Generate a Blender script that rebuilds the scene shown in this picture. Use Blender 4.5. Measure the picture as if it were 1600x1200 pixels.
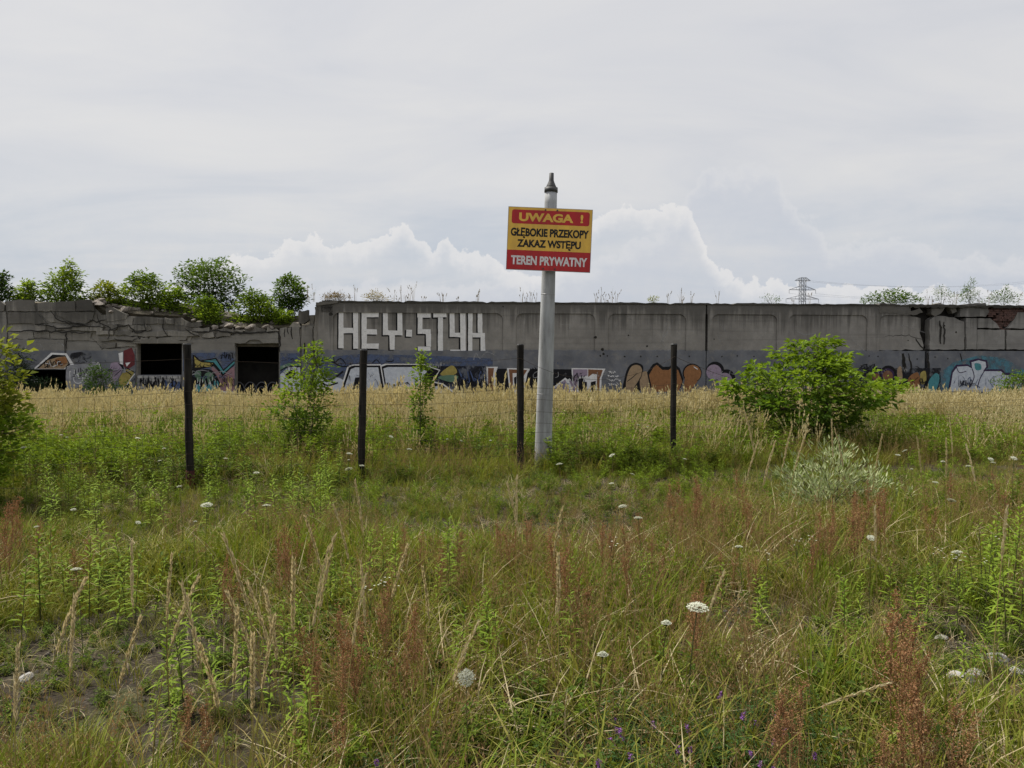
import bpy, bmesh, math, random
import numpy as np
from mathutils import Vector, Matrix, noise

for o in list(bpy.data.objects):
    bpy.data.objects.remove(o)
scene = bpy.context.scene
C = scene.collection
R = math.radians
rnd = random.Random(11)
rng = np.random.default_rng(11)

# ------------------------------------------------------------------ camera
F, CX, CY = 1250.0, 800.0, 600.0            # focal length and centre in photograph pixels (1600 x 1200)
CAMZ, HORIZON = 1.6, 553.0
PITCH = -math.atan((CY - HORIZON) / F)
cam_data = bpy.data.cameras.new('camera')
cam_data.sensor_width = 36.0
cam_data.lens = F / 1600.0 * 36.0
cam_data.clip_start, cam_data.clip_end = 0.05, 8000.0
cam = bpy.data.objects.new('camera', cam_data)
cam.location = (0, 0, CAMZ)
cam.rotation_euler = (R(90) + PITCH, 0, 0)
C.objects.link(cam)
scene.camera = cam

# ------------------------------------------------------------------ light, sky, exposure
SUN_EL, SUN_AZ = R(58), R(-62)               # azimuth from +Y towards +X: the sun stands behind the wall, to the left
SUN_DIR = Vector((math.sin(SUN_AZ) * math.cos(SUN_EL), math.cos(SUN_AZ) * math.cos(SUN_EL), math.sin(SUN_EL)))
sun_data = bpy.data.lights.new('sun', 'SUN')
sun_data.energy = 4.8
sun_data.angle = R(10)
sun_data.color = (1.0, 0.95, 0.86)
sun = bpy.data.objects.new('sun', sun_data)
sun.rotation_euler = SUN_DIR.to_track_quat('Z', 'Y').to_euler()
sun.location = (-10, 20, 30)
C.objects.link(sun)
scene.view_settings.view_transform = 'Standard'
scene.view_settings.look = 'None'
scene.view_settings.gamma = 1.0
scene.view_settings.exposure = 0.45
scene.cycles.max_bounces = 5
scene.cycles.diffuse_bounces = 3
scene.cycles.glossy_bounces = 2
scene.cycles.transmission_bounces = 3
scene.cycles.transparent_max_bounces = 12


class NT:
    """small helper for node trees"""
    def __init__(self, tree):
        self.t = tree
        self.n = tree.nodes
        self.l = tree.links

    def node(self, kind, **kw):
        nd = self.n.new(kind)
        for k, v in kw.items():
            setattr(nd, k, v)
        return nd

    def put(self, sock, v):
        if isinstance(v, bpy.types.NodeSocket):
            self.l.new(v, sock)
        else:
            sock.default_value = v

    def math(self, op, a, b=None, c=None, clamp=False):
        nd = self.node('ShaderNodeMath', operation=op, use_clamp=clamp)
        for i, v in enumerate((a, b, c)):
            if v is not None:
                self.put(nd.inputs[i], v)
        return nd.outputs[0]

    def vmath(self, op, a, b=None):
        nd = self.node('ShaderNodeVectorMath', operation=op)
        self.put(nd.inputs[0], a)
        if b is not None:
            self.put(nd.inputs[1], b)
        return nd.outputs[0]

    def mix(self, f, a, b, mode='MIX'):
        nd = self.node('ShaderNodeMix', data_type='RGBA', blend_type=mode)
        self.put(nd.inputs['Factor'], f)
        self.put(nd.inputs[6], a)
        self.put(nd.inputs[7], b)
        return nd.outputs[2]

    def ramp(self, f, stops, interp='LINEAR'):
        nd = self.node('ShaderNodeValToRGB')
        cr = nd.color_ramp
        cr.interpolation = interp
        while len(cr.elements) < len(stops):
            cr.elements.new(0.5)
        for e, (p, c) in zip(cr.elements, stops):
            e.position = p
            e.color = c if len(c) == 4 else (*c, 1)
        self.put(nd.inputs[0], f)
        return nd.outputs[0]

    def smooth(self, v, a, b, lo=0.0, hi=1.0):
        nd = self.node('ShaderNodeMapRange', interpolation_type='SMOOTHSTEP')
        self.put(nd.inputs[0], v)
        for i, x in enumerate((a, b, lo, hi)):
            self.put(nd.inputs[i + 1], x)
        return nd.outputs[0]

    def noise(self, vec, scale, detail=6, rough=0.55, dist=0.0):
        nd = self.node('ShaderNodeTexNoise')
        if vec is not None:
            self.l.new(vec, nd.inputs['Vector'])
        nd.inputs['Scale'].default_value = scale
        nd.inputs['Detail'].default_value = detail
        nd.inputs['Roughness'].default_value = rough
        nd.inputs['Distortion'].default_value = dist
        return nd.outputs['Fac']

    def mapping(self, vec, scale=(1, 1, 1), loc=(0, 0, 0)):
        nd = self.node('ShaderNodeMapping')
        self.l.new(vec, nd.inputs[0])
        nd.inputs['Scale'].default_value = scale
        nd.inputs['Location'].default_value = loc
        return nd.outputs[0]

    def comb(self, x, y, z):
        nd = self.node('ShaderNodeCombineXYZ')
        for i, v in enumerate((x, y, z)):
            self.put(nd.inputs[i], v)
        return nd.outputs[0]

    def sep(self, v):
        nd = self.node('ShaderNodeSeparateXYZ')
        self.l.new(v, nd.inputs[0])
        return nd.outputs


world = bpy.data.worlds.new('World')
scene.world = world
world.use_nodes = True
world.node_tree.nodes.clear()
w = NT(world.node_tree)
tc = w.node('ShaderNodeTexCoord')
dirv = tc.outputs['Generated']
sx, sy, sz = w.sep(dirv)
sky = w.node('ShaderNodeTexSky')
sky.sky_type = 'NISHITA'
sky.sun_disc = False
sky.sun_elevation = SUN_EL
sky.sun_rotation = SUN_AZ
sky.air_density = 1.6
sky.dust_density = 2.5
clear = w.vmath('SCALE', sky.outputs[0])
clear.node.inputs['Scale'].default_value = 0.10
# azimuth / elevation of the view direction, in degrees
az = w.math('MULTIPLY', w.math('ARCTAN2', sx, sy), 57.29578)
el = w.math('MULTIPLY', w.math('ARCSINE', sz), 57.29578)
# high even cloud deck: noise on a flat layer overhead
inv = w.math('DIVIDE', 1.0, w.math('ADD', w.math('MAXIMUM', sz, 0.0), 0.22))
deck = w.comb(w.math('MULTIPLY', sx, w.math('MULTIPLY', inv, 0.6)), w.math('MULTIPLY', sy, w.math('MULTIPLY', inv, 1.2)), 0.0)
nn = w.noise(deck, 1.7, 5, 0.58, 0.5)
deck_col = w.ramp(nn, [(0.26, (0.60, 0.615, 0.66)), (0.44, (0.675, 0.675, 0.70)), (0.62, (0.73, 0.72, 0.722)), (0.78, (0.76, 0.742, 0.735))])
# a thinner, bluer band low over the horizon
low = w.smooth(w.math('ADD', el, w.math('MULTIPLY', nn, 8.0)), 6.0, 18.0, 1.0, 0.0)
cv = w.comb(az, el, 0.0)
cn = w.noise(cv, 0.85, 6, 0.6, 0.1)
band = w.ramp(w.math('ADD', w.math('MULTIPLY', nn, 0.7), w.math('MULTIPLY', cn, 0.3)), [(0.36, (0.50, 0.555, 0.645)), (0.52, (0.555, 0.595, 0.67)), (0.66, (0.62, 0.635, 0.68))])
col = w.mix(w.math('MULTIPLY', low, 0.95), deck_col, band)
col = w.mix(0.10, col, clear)


def az_el(px, py):
    a = math.degrees(math.atan((px - CX) / F))
    return a, math.degrees(math.atan((HORIZON - py) / F * math.cos(R(a))))


def top_line(points, far):
    """elevation of a cloud bank's top against azimuth; goes on at an even height outside the frame"""
    nd = w.node('ShaderNodeFloatCurve')
    w.l.new(w.math('MULTIPLY_ADD', az, 1 / 90.0, 0.5), nd.inputs['Value'])
    cu = nd.mapping.curves[0]
    pts = [(0.0, far)] + [((lambda q: (q[0] / 90.0 + 0.5, q[1]))(az_el(x, y))) for x, y in points] + [(1.0, far)]
    pts = [(a, e / 20.0) if i not in (0, len(pts) - 1) else (a, far / 20.0) for i, (a, e) in enumerate(pts)]
    while len(cu.points) < len(pts):
        cu.points.new(0.5, 0.5)
    for q, (a, e) in zip(cu.points, pts):
        q.location = (a, e)
        q.handle_type = 'VECTOR'
    nd.mapping.update()
    return w.math('MULTIPLY', nd.outputs[0], 20.0)


lump = w.math('MULTIPLY', w.math('SUBTRACT', cn, 0.5), 3.4)
grey_top = top_line([(-60, 440), (300, 440), (700, 440), (900, 420), (1055, 340), (1078, 285), (1105, 262), (1145, 268), (1168, 258), (1192, 250), (1212, 265), (1222, 300), (1245, 325), (1272, 345), (1290, 380), (1360, 372), (1420, 368), (1470, 395), (1660, 400)], 7.0)
gd = w.math('SUBTRACT', w.math('ADD', grey_top, lump), el)
gcol = w.mix(w.smooth(gd, 0.0, 2.2), (0.685, 0.69, 0.71, 1), (0.55, 0.58, 0.645, 1))
col = w.mix(w.math('MULTIPLY', w.smooth(gd, 0.0, 0.7), w.smooth(gd, 0.5, 6.0, 0.62, 0.25)), col, gcol)
white_top = top_line([(-60, 470), (250, 450), (330, 420), (372, 398), (420, 396), (452, 380), (488, 364), (515, 384), (545, 378), (575, 384), (600, 366), (632, 350), (658, 376), (680, 394), (690, 372), (701, 373), (714, 394), (742, 396), (764, 396), (790, 418), (850, 430), (895, 400), (922, 348), (945, 330), (985, 318), (1010, 328), (1048, 320), (1072, 324), (1086, 350), (1105, 400), (1160, 440), (1400, 450), (1660, 450)], 5.0)
wd = w.math('SUBTRACT', w.math('ADD', white_top, w.math('MULTIPLY', lump, 0.8)), el)
hcol = w.mix(w.smooth(wd, 0.0, 2.4), (0.79, 0.775, 0.765, 1), (0.66, 0.67, 0.70, 1))
col = w.mix(w.math('MULTIPLY', w.smooth(wd, 0.0, 0.22), w.smooth(wd, 0.3, 2.1, 0.66, 0.0)), col, hcol)
below = w.smooth(el, -2.0, -0.2, 1.0, 0.0)
col = w.mix(below, col, (0.10, 0.10, 0.08, 1))
bg = w.node('ShaderNodeBackground')
w.l.new(col, bg.inputs[0])
bg.inputs[1].default_value = 0.76
wo = w.node('ShaderNodeOutputWorld')
w.l.new(bg.outputs[0], wo.inputs[0])

# ------------------------------------------------------------------ pixel <-> place
FWD = Vector((0, math.cos(PITCH), math.sin(PITCH)))
UP = Vector((0, -math.sin(PITCH), math.cos(PITCH)))
EYE = Vector((0, 0, CAMZ))


def ray(px, py):
    return FWD + Vector((1, 0, 0)) * ((px - CX) / F) + UP * ((CY - py) / F)


def at(px, py, Y):
    d = ray(px, py)
    return EYE + d * (Y / d.y)


def at_height(px, py, z):
    d = ray(px, py)
    return EYE + d * ((z - CAMZ) / d.z)


def gz(x, y):
    """height of the uneven ground"""
    f = max(0.0, min(1.0, (60 - abs(y - 16)) / 30)) * max(0.0, min(1.0, (70 - abs(x)) / 30))
    dip = max(0.0, min(1.0, (y - 18) / 12))
    return -0.36 * dip * dip * (3 - 2 * dip) + f * (0.07 * noise.noise(Vector((x * 0.3, y * 0.3, 0.3))) + 0.03 * noise.noise(Vector((x * 1.1, y * 1.1, 4.0))))


# frame of the long concrete wall: x along it, y away from the camera, z up
_p0 = at(500, 553, 33.0)
_p1 = at(1600, 553, 36.0)
WALL_O = Vector((_p0.x, _p0.y, 0))
WALL_ROT = math.atan2(_p1.y - _p0.y, _p1.x - _p0.x)
_ci, _si = math.cos(WALL_ROT), math.sin(WALL_ROT)


def loc(px, py, yo=0.0):
    """(x, z) in the wall's frame of the photograph point (px, py) on the plane y = yo"""
    d = ray(px, py)
    n = Vector((-_si, _ci, 0))
    o = WALL_O + n * yo
    t = (o - EYE).dot(n) / d.dot(n)
    q = EYE + d * t - WALL_O
    return q.x * _ci + q.y * _si, q.z


def wall_world(x, y, z):
    return Vector((WALL_O.x + x * _ci - y * _si, WALL_O.y + x * _si + y * _ci, z))


# ------------------------------------------------------------------ objects
def link(o, parent=None):
    C.objects.link(o)
    if parent is not None:
        o.parent = parent
    return o


def tag(o, label=None, cat=None, group=None, kind=None):
    for k, v in (('label', label), ('category', cat), ('group', group), ('kind', kind)):
        if v:
            o[k] = v
    return o


def empty(name, at_=(0, 0, 0), rz=0.0):
    o = bpy.data.objects.new(name, None)
    o.empty_display_size = 0.2
    o.location = at_
    o.rotation_euler = (0, 0, rz)
    return link(o)


class MB:
    """collects faces, then links them as one mesh object"""
    def __init__(self):
        self.v, self.f, self.m = [], [], []

    def add(self, v, f, mat=0):
        b = len(self.v)
        self.v.extend([tuple(float(c) for c in p) for p in v])
        for q in f:
            self.f.append(tuple(int(i) + b for i in q))
            self.m.append(mat)
        return self

    def box(self, x0, x1, y0, y1, z0, z1, mat=0):
        v = [(x, y, z) for x in (x0, x1) for y in (y0, y1) for z in (z0, z1)]
        return self.add(v, [(0, 1, 3, 2), (4, 6, 7, 5), (0, 4, 5, 1), (2, 3, 7, 6), (0, 2, 6, 4), (1, 5, 7, 3)], mat)

    def prism(self, poly, y0, y1, mat=0):
        """polygon of (x, z) points, front at y0, back at y1"""
        n = len(poly)
        v = [(x, y0, z) for x, z in poly] + [(x, y1, z) for x, z in poly]
        f = [tuple(range(n)), tuple(range(2 * n - 1, n - 1, -1))]
        f += [(i, i + n, (i + 1) % n + n, (i + 1) % n) for i in range(n)]
        return self.add(v, f, mat)

    def sheet(self, poly, y, mat=0):
        return self.add([(x, y, z) for x, z in poly], [tuple(range(len(poly)))], mat)

    def tube(self, pts, radii, sides=6, mat=0, cap=True):
        pts = [Vector(p) for p in pts]
        if not isinstance(radii, (list, tuple, np.ndarray)):
            radii = [radii] * len(pts)
        v, f = [], []
        ref = None
        for i, p in enumerate(pts):
            t = (pts[min(i + 1, len(pts) - 1)] - pts[max(i - 1, 0)])
            if t.length < 1e-9:
                t = Vector((0, 0, 1))
            t.normalize()
            if ref is None:
                ref = t.orthogonal().normalized()
            ref = (ref - t * ref.dot(t))
            ref = ref.normalized() if ref.length > 1e-6 else t.orthogonal().normalized()
            b = t.cross(ref)
            for k in range(sides):
                a = 2 * math.pi * k / sides
                v.append(p + (ref * math.cos(a) + b * math.sin(a)) * radii[i])
        for i in range(len(pts) - 1):
            for k in range(sides):
                k2 = (k + 1) % sides
                f.append((i * sides + k, i * sides + k2, (i + 1) * sides + k2, (i + 1) * sides + k))
        if cap:
            f.append(tuple(range(sides - 1, -1, -1)))
            f.append(tuple(range((len(pts) - 1) * sides, len(pts) * sides)))
        return self.add(v, f, mat)

    def mesh(self, name, mats, smooth=False):
        me = bpy.data.meshes.new(name)
        me.from_pydata(self.v, [], self.f)
        for m in (mats if isinstance(mats, (list, tuple)) else [mats]):
            me.materials.append(m)
        if self.m:
            me.polygons.foreach_set('material_index', self.m)
            if smooth:
                me.polygons.foreach_set('use_smooth', [True] * len(self.f))
        me.update()
        return me

    def build(self, name, mats, parent=None, smooth=False):
        return link(bpy.data.objects.new(name, self.mesh(name, mats, smooth)), parent)


def copy_tree(o, parent=None):
    c = o.copy()
    C.objects.link(c)
    c.parent = parent
    for ch in list(o.children):
        copy_tree(ch, c)
    return c


# ------------------------------------------------------------------ materials
def new_mat(name):
    m = bpy.data.materials.new(name)
    m.use_nodes = True
    m.node_tree.nodes.clear()
    t = NT(m.node_tree)
    out = t.node('ShaderNodeOutputMaterial')
    return m, t, out


def principled(t, out, colr, rough=0.8, metal=0.0, spec=0.3, bump=None, bstr=0.3, bdist=0.02):
    p = t.node('ShaderNodeBsdfPrincipled')
    t.put(p.inputs['Base Color'], colr)
    t.put(p.inputs['Roughness'], rough)
    p.inputs['Metallic'].default_value = metal
    p.inputs['Specular IOR Level'].default_value = spec
    if bump is not None:
        b = t.node('ShaderNodeBump')
        b.inputs['Strength'].default_value = bstr
        b.inputs['Distance'].default_value = bdist
        t.l.new(bump, b.inputs['Height'])
        t.l.new(b.outputs[0], p.inputs['Normal'])
    t.l.new(p.outputs[0], out.inputs[0])
    return p


def c4(c):
    return (*c, 1.0) if len(c) == 3 else c


def plain(name, c1, c2=None, rough=0.7, scale=8.0, metal=0.0, spec=0.3, bstr=0.15, bdist=0.01, stretch=(1, 1, 1)):
    m, t, out = new_mat(name)
    v = t.mapping(t.node('ShaderNodeTexCoord').outputs['Object'], stretch)
    n = t.noise(v, scale, 7, 0.6)
    c2 = c2 or tuple(x * 0.7 for x in c1)
    cc = t.ramp(n, [(0.32, c2), (0.66, c1)])
    principled(t, out, cc, rough, metal, spec, n, bstr, bdist)
    return m


def leaf_mat(name, cols, trans=0.28, rough=0.65, tint=(1.25, 1.2, 0.6)):
    """leaf surface: colour varies from leaf to leaf and plant to plant, light passes through"""
    m, t, out = new_mat(name)
    isl = t.node('ShaderNodeNewGeometry').outputs['Random Per Island']
    ob = t.node('ShaderNodeObjectInfo').outputs['Random']
    f = t.math('ADD', t.math('MULTIPLY', isl, 0.6), t.math('MULTIPLY', ob, 0.4))
    cc = t.ramp(f, [(i / max(1, len(cols) - 1), c) for i, c in enumerate(cols)])
    p = t.node('ShaderNodeBsdfPrincipled')
    t.l.new(cc, p.inputs['Base Color'])
    p.inputs['Roughness'].default_value = rough
    p.inputs['Specular IOR Level'].default_value = 0.07
    tr = t.node('ShaderNodeBsdfTranslucent')
    t.l.new(t.mix(1.0, cc, c4(tint), 'MULTIPLY'), tr.inputs[0])
    mx = t.node('ShaderNodeMixShader')
    mx.inputs[0].default_value = trans
    t.l.new(p.outputs[0], mx.inputs[1])
    t.l.new(tr.outputs[0], mx.inputs[2])
    t.l.new(mx.outputs[0], out.inputs[0])
    return m


def concrete(name, base, dark, top_z=3.8, dado=None, dado_cols=None, stains=0.75, rough=0.92, vary=0.0):
    """weathered concrete: blotches, form-board marks, runs of black algae from the top edge, optional painted dado"""
    m, t, out = new_mat(name)
    v = t.node('ShaderNodeTexCoord').outputs['Object']
    x, y, z = t.sep(v)
    big = t.noise(v, 0.45, 5, 0.6, 0.4)
    mid = t.noise(v, 2.6, 8, 0.65)
    fine = t.noise(v, 26.0, 6, 0.6)
    f = t.math('ADD', t.math('MULTIPLY', big, 0.55), t.math('MULTIPLY', mid, 0.45))
    cc = t.ramp(f, [(0.33, dark), (0.50, tuple((a + b) / 2 for a, b in zip(base, dark))), (0.64, base)])
    cc = t.mix(t.math('MULTIPLY', fine, 0.5), cc, t.mix(1.0, cc, (0.62, 0.61, 0.6, 1), 'MULTIPLY'))
    if vary:
        ob = t.node('ShaderNodeObjectInfo').outputs['Random']
        k_ = t.math('ADD', 1.0 - vary, t.math('MULTIPLY', ob, 2 * vary))
        cc = t.mix(1.0, cc, t.comb(k_, k_, t.math('MULTIPLY', k_, 0.98)), 'MULTIPLY')
    # horizontal shuttering marks
    brd = t.noise(t.mapping(v, (0.15, 0.15, 7.0)), 1.0, 3, 0.5)
    cc = t.mix(t.smooth(brd, 0.52, 0.66, 0.0, 0.22), cc, (dark[0] * 0.6, dark[1] * 0.6, dark[2] * 0.6, 1))
    # runs
    run = t.noise(t.mapping(v, (2.4, 1.0, 0.10)), 1.6, 8, 0.7, 0.2)
    depth = t.math('SUBTRACT', top_z, z)
    fade = t.math('ADD', t.smooth(depth, 0.0, 2.2, 0.24, -0.10), t.smooth(depth, 0.0, 0.5, 0.12, 0.0))
    streak = t.smooth(t.math('ADD', run, fade), 0.53, 0.78, 0.0, stains)
    cc = t.mix(streak, cc, (0.045, 0.043, 0.039, 1))
    pale = t.smooth(t.noise(t.mapping(v, (1.8, 1.0, 0.16), (5, 0, 2)), 1.9, 7, 0.7), 0.60, 0.78, 0.0, 0.45)
    cc = t.mix(pale, cc, (base[0] * 1.55, base[1] * 1.55, base[2] * 1.55, 1))
    if dado is not None:
        edge = t.math('ADD', z, t.math('MULTIPLY', t.math('SUBTRACT', t.noise(v, 5.0, 5, 0.6), 0.5), 0.16))
        worn = t.smooth(t.noise(v, 3.1, 9, 0.7, 0.5), 0.50, 0.68, 0.95, 0.40)
        dm = t.math('MULTIPLY', t.smooth(edge, dado - 0.03, dado + 0.03, 1.0, 0.0), worn)
        dc = t.ramp(t.noise(v, 1.3, 6, 0.6), [(0.35, dado_cols[0]), (0.65, dado_cols[1])])
        cc = t.mix(dm, cc, dc)
    h = t.math('ADD', t.math('MULTIPLY', mid, 0.6), t.math('MULTIPLY', fine, 0.25))
    principled(t, out, cc, rough, 0, 0.2, h, 0.5, 0.03)
    return m


def paint(name, c, c2=None, alpha=None, rough=0.75):
    """sprayed paint on concrete, a little worn so that the wall shows through specks"""
    m, t, out = new_mat(name)
    v = t.node('ShaderNodeTexCoord').outputs['Object']
    n = t.noise(v, 7.0, 8, 0.7)
    c2 = c2 or tuple(x * 0.68 for x in c)
    cc = t.ramp(n, [(0.3, c2), (0.62, c)])
    p = t.node('ShaderNodeBsdfPrincipled')
    t.l.new(cc, p.inputs['Base Color'])
    p.inputs['Roughness'].default_value = rough
    p.inputs['Specular IOR Level'].default_value = 0.2
    if alpha is None:
        a = t.smooth(t.noise(v, 15.0, 6, 0.75), 0.30, 0.40, 0.35, 1.0)
    else:
        a = t.smooth(t.noise(v, 2.6, 7, 0.6), alpha[0], alpha[1], 0.0, alpha[2])
    tr = t.node('ShaderNodeBsdfTransparent')
    mx = t.node('ShaderNodeMixShader')
    t.l.new(a, mx.inputs[0])
    t.l.new(tr.outputs[0], mx.inputs[1])
    t.l.new(p.outputs[0], mx.inputs[2])
    t.l.new(mx.outputs[0], out.inputs[0])
    return m


DADO = loc(900, 547)[1]
TOPZ = loc(540, 470)[1]
DADO_COLS = ((0.12, 0.127, 0.145), (0.19, 0.197, 0.215))
M = {}
M['concrete'] = concrete('weathered_concrete', (0.35, 0.332, 0.305), (0.215, 0.203, 0.186), TOPZ, DADO, DADO_COLS, 0.62)
M['concrete_light'] = concrete('pale_concrete', (0.36, 0.345, 0.32), (0.22, 0.21, 0.195), TOPZ, DADO, DADO_COLS, 0.6)
M['plaster'] = concrete('old_plaster', (0.31, 0.295, 0.265), (0.185, 0.175, 0.16), TOPZ, DADO - 0.02, DADO_COLS, 0.55)
M['block'] = concrete('broken_concrete', (0.33, 0.31, 0.28), (0.17, 0.158, 0.14), TOPZ - 0.2, None, None, 0.6, 0.92, 0.38)
M['coping'] = concrete('mossy_coping', (0.10, 0.094, 0.08), (0.045, 0.043, 0.036), TOPZ + 1, None, None, 0.7)
M['cavity'] = plain('dark_fill_painted_shade', (0.035, 0.032, 0.028), (0.015, 0.014, 0.012), 0.95, 4.0)  # near-black fill; stands for painted-in shade in cracks, pits and slit
M['room_shade'] = plain('interior_painted_shade', (0.045, 0.042, 0.038), (0.02, 0.019, 0.018), 0.95, 2.0)  # the shade inside the room is put into this near-black colour
M['brick'] = plain('old_red_brick', (0.17, 0.095, 0.078), (0.075, 0.048, 0.042), 0.9, 6.0, bstr=0.4)
M['white_brick'] = plain('whitewashed_brick', (0.42, 0.41, 0.39), (0.14, 0.14, 0.15), 0.85, 5.0, bstr=0.4)
M['rubble'] = plain('rubble', (0.27, 0.24, 0.21), (0.12, 0.105, 0.09), 0.95, 5.0, bstr=0.5, bdist=0.03)
M['soil_roof'] = plain('roof_soil', (0.10, 0.085, 0.06), (0.045, 0.04, 0.028), 0.95, 3.0, bstr=0.5, bdist=0.05)


def soil_material():
    m, t, out = new_mat('meadow_soil')
    v = t.node('ShaderNodeTexCoord').outputs['Object']
    big = t.noise(v, 0.7, 6, 0.6)
    mid = t.noise(v, 7.0, 8, 0.65)
    fine = t.noise(v, 60.0, 6, 0.7)
    vo = t.node('ShaderNodeTexVoronoi')
    t.l.new(v, vo.inputs['Vector'])
    vo.inputs['Scale'].default_value = 45.0
    cc = t.ramp(t.math('ADD', t.math('MULTIPLY', mid, 0.6), t.math('MULTIPLY', fine, 0.4)), [(0.36, (0.014, 0.011, 0.007)), (0.52, (0.032, 0.025, 0.016)), (0.70, (0.065, 0.053, 0.037))])
    peb = t.ramp(t.sep(vo.outputs['Color'])[0], [(0.0, (0.022, 0.018, 0.013)), (0.85, (0.045, 0.037, 0.027)), (1.0, (0.10, 0.088, 0.07))])
    cc = t.mix(t.math('MULTIPLY', t.smooth(big, 0.45, 0.62), 0.6), cc, peb)
    moss = t.smooth(t.noise(v, 2.4, 7, 0.65), 0.52, 0.64)
    cc = t.mix(t.math('MULTIPLY', moss, 0.6), cc, (0.055, 0.065, 0.02, 1))
    h = t.math('ADD', t.math('MULTIPLY', mid, 0.5), t.math('MULTIPLY', vo.outputs['Distance'], 0.4))
    principled(t, out, cc, 0.95, 0, 0.15, h, 0.8, 0.03)
    return m


M['soil'] = soil_material()

# ------------------------------------------------------------------ ground: one sheet out to the horizon
def axis(fine0, fine1, step, far):
    a = list(np.arange(fine0, fine1 + 1e-6, step))
    s, p = step, fine1
    while p < far:
        s *= 1.35
        p += s
        a.append(p)
    s, p = step, fine0
    while p > -far:
        s *= 1.35
        p -= s
        a.insert(0, p)
    return a


gx, gy = axis(-16, 16, 0.2, 4000), axis(0, 20, 0.2, 5000)
verts = [(x, y, gz(x, y)) for y in gy for x in gx]
nx = len(gx)
faces = [(j * nx + i, j * nx + i + 1, (j + 1) * nx + i + 1, (j + 1) * nx + i) for j in range(len(gy) - 1) for i in range(nx - 1)]
g = MB()
g.v, g.f, g.m = verts, faces, [0] * len(faces)
ground = g.build('ground', M['soil'], None, True)
tag(ground, 'bare dark stony soil under the meadow plants', 'ground', kind='structure')

# ------------------------------------------------------------------ long concrete wall
def rough_poly(pts, step=0.16, amp=0.025, seed=0):
    """polygon with broken, uneven edges"""
    r = random.Random(seed)
    out = []
    n = len(pts)
    for i in range(n):
        a, b = pts[i], pts[(i + 1) % n]
        L = math.hypot(b[0] - a[0], b[1] - a[1])
        k = max(1, int(L / step))
        dx, dz = (b[0] - a[0]) / max(L, 1e-6), (b[1] - a[1]) / max(L, 1e-6)
        for j in range(k):
            tt = j / k
            o = r.uniform(-amp, amp) if j else r.uniform(-amp, amp) * 0.4
            out.append((a[0] + (b[0] - a[0]) * tt - dz * o, a[1] + (b[1] - a[1]) * tt + dx * o))
    return out


def pp(pts, yo=0.0):
    return [loc(x, y, yo) for x, y in pts]


REC = 0.055
wall = empty('concrete_wall', WALL_O, WALL_ROT)
tag(wall, 'long weathered grey concrete wall with recessed panels and HEY STYK painted in white', 'wall')
X_L, X_J, X_G0, X_G1, X_R = loc(492, 500)[0], loc(1104, 500)[0], loc(1446, 500)[0], loc(1453, 500)[0], loc(1760, 500)[0]
BEAM_Z = loc(700, 489)[1]


def rect(x0, x1, z0, z1):
    return [(x0, z0), (x1, z0), (x1, z1), (x0, z1)]


# lower plinth, flush, carries the painted dado
for i, (a, b) in enumerate(((X_L, X_J - 0.02), (X_J + 0.02, X_G0), (X_G1, X_R))):
    MB().prism(rect(a, b, -0.9, DADO - 0.03), 0.0, 0.55).build('plinth', M['concrete'], wall)
# top beam
beams = [(X_L + 0.25, X_J - 0.03, M['concrete'], 0), (X_J + 0.03, X_G0 - 0.7, M['concrete'], 0)]
for i, (a, b, m_, s_) in enumerate(beams):
    MB().prism(rect(a, b, BEAM_Z, TOPZ - 0.07), 0.0, 0.55).build('beam', m_, wall)
# the bays: pilasters with rounded shoulders, recessed panels between them
pil = [(494, 520), (786, 806), (930, 950), (1072, 1102), (1106, 1112), (1214, 1232), (1355, 1374)]
RAD = 0.30
pil_x = []
for i, (a, b) in enumerate(pil):
    xa, xb = loc(a, 520)[0], loc(b, 520)[0]
    pil_x.append((xa, xb))
    mb = MB()
    mb.prism(rect(xa, xb, DADO - 0.03, BEAM_Z if i else TOPZ - 0.07), 0.0, 0.5)
    for side in (-1, 1):
        if (i == 0 and side < 0) or (i == 3 and side > 0) or (i == 4 and side < 0):
            continue
        x = xa if side < 0 else xb
        arc = [(x + side * RAD * (1 - math.sin(k * math.pi / 16)), BEAM_Z - RAD * (1 - math.cos(k * math.pi / 16))) for k in range(9)]
        poly = [(x, BEAM_Z)] + arc
        mb.prism(poly if side > 0 else poly[::-1], 0.001, REC + 0.05)
    mb.build('pilaster', M['concrete'], wall)
bays = [(0, 1), (1, 2), (2, 3), (4, 5), (5, 6)]
for a, b in bays:
    MB().prism(rect(pil_x[a][1], pil_x[b][0], DADO - 0.03, BEAM_Z), REC, 0.5).build('panel', M['concrete'], wall)
# broken bay beside the deep crack
br = rough_poly(pp([(1374, 547), (1374, 492), (1400, 491), (1424, 494), (1440, 497), (1438, 520), (1444, 540), (1443, 547)]), 0.2, 0.05, 3)
MB().prism(br, REC, 0.4).build('panel', M['concrete'], wall)
for k, pts in enumerate(([(1374, 490), (1374, 474), (1399, 475), (1397, 481), (1403, 484), (1424, 486), (1436, 482), (1442, 488), (1432, 492), (1400, 490)],
                         [(1455, 478), (1470, 473), (1478, 479), (1470, 490), (1462, 494), (1456, 491)],
                         [(1484, 481), (1494, 476), (1497, 486), (1490, 490)])):
    MB().prism(rough_poly(pp(pts), 0.15, 0.04, 20 + k), -0.02 + 0.05 * k, 0.4).build('broken_slab', M['block'], wall)
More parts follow.
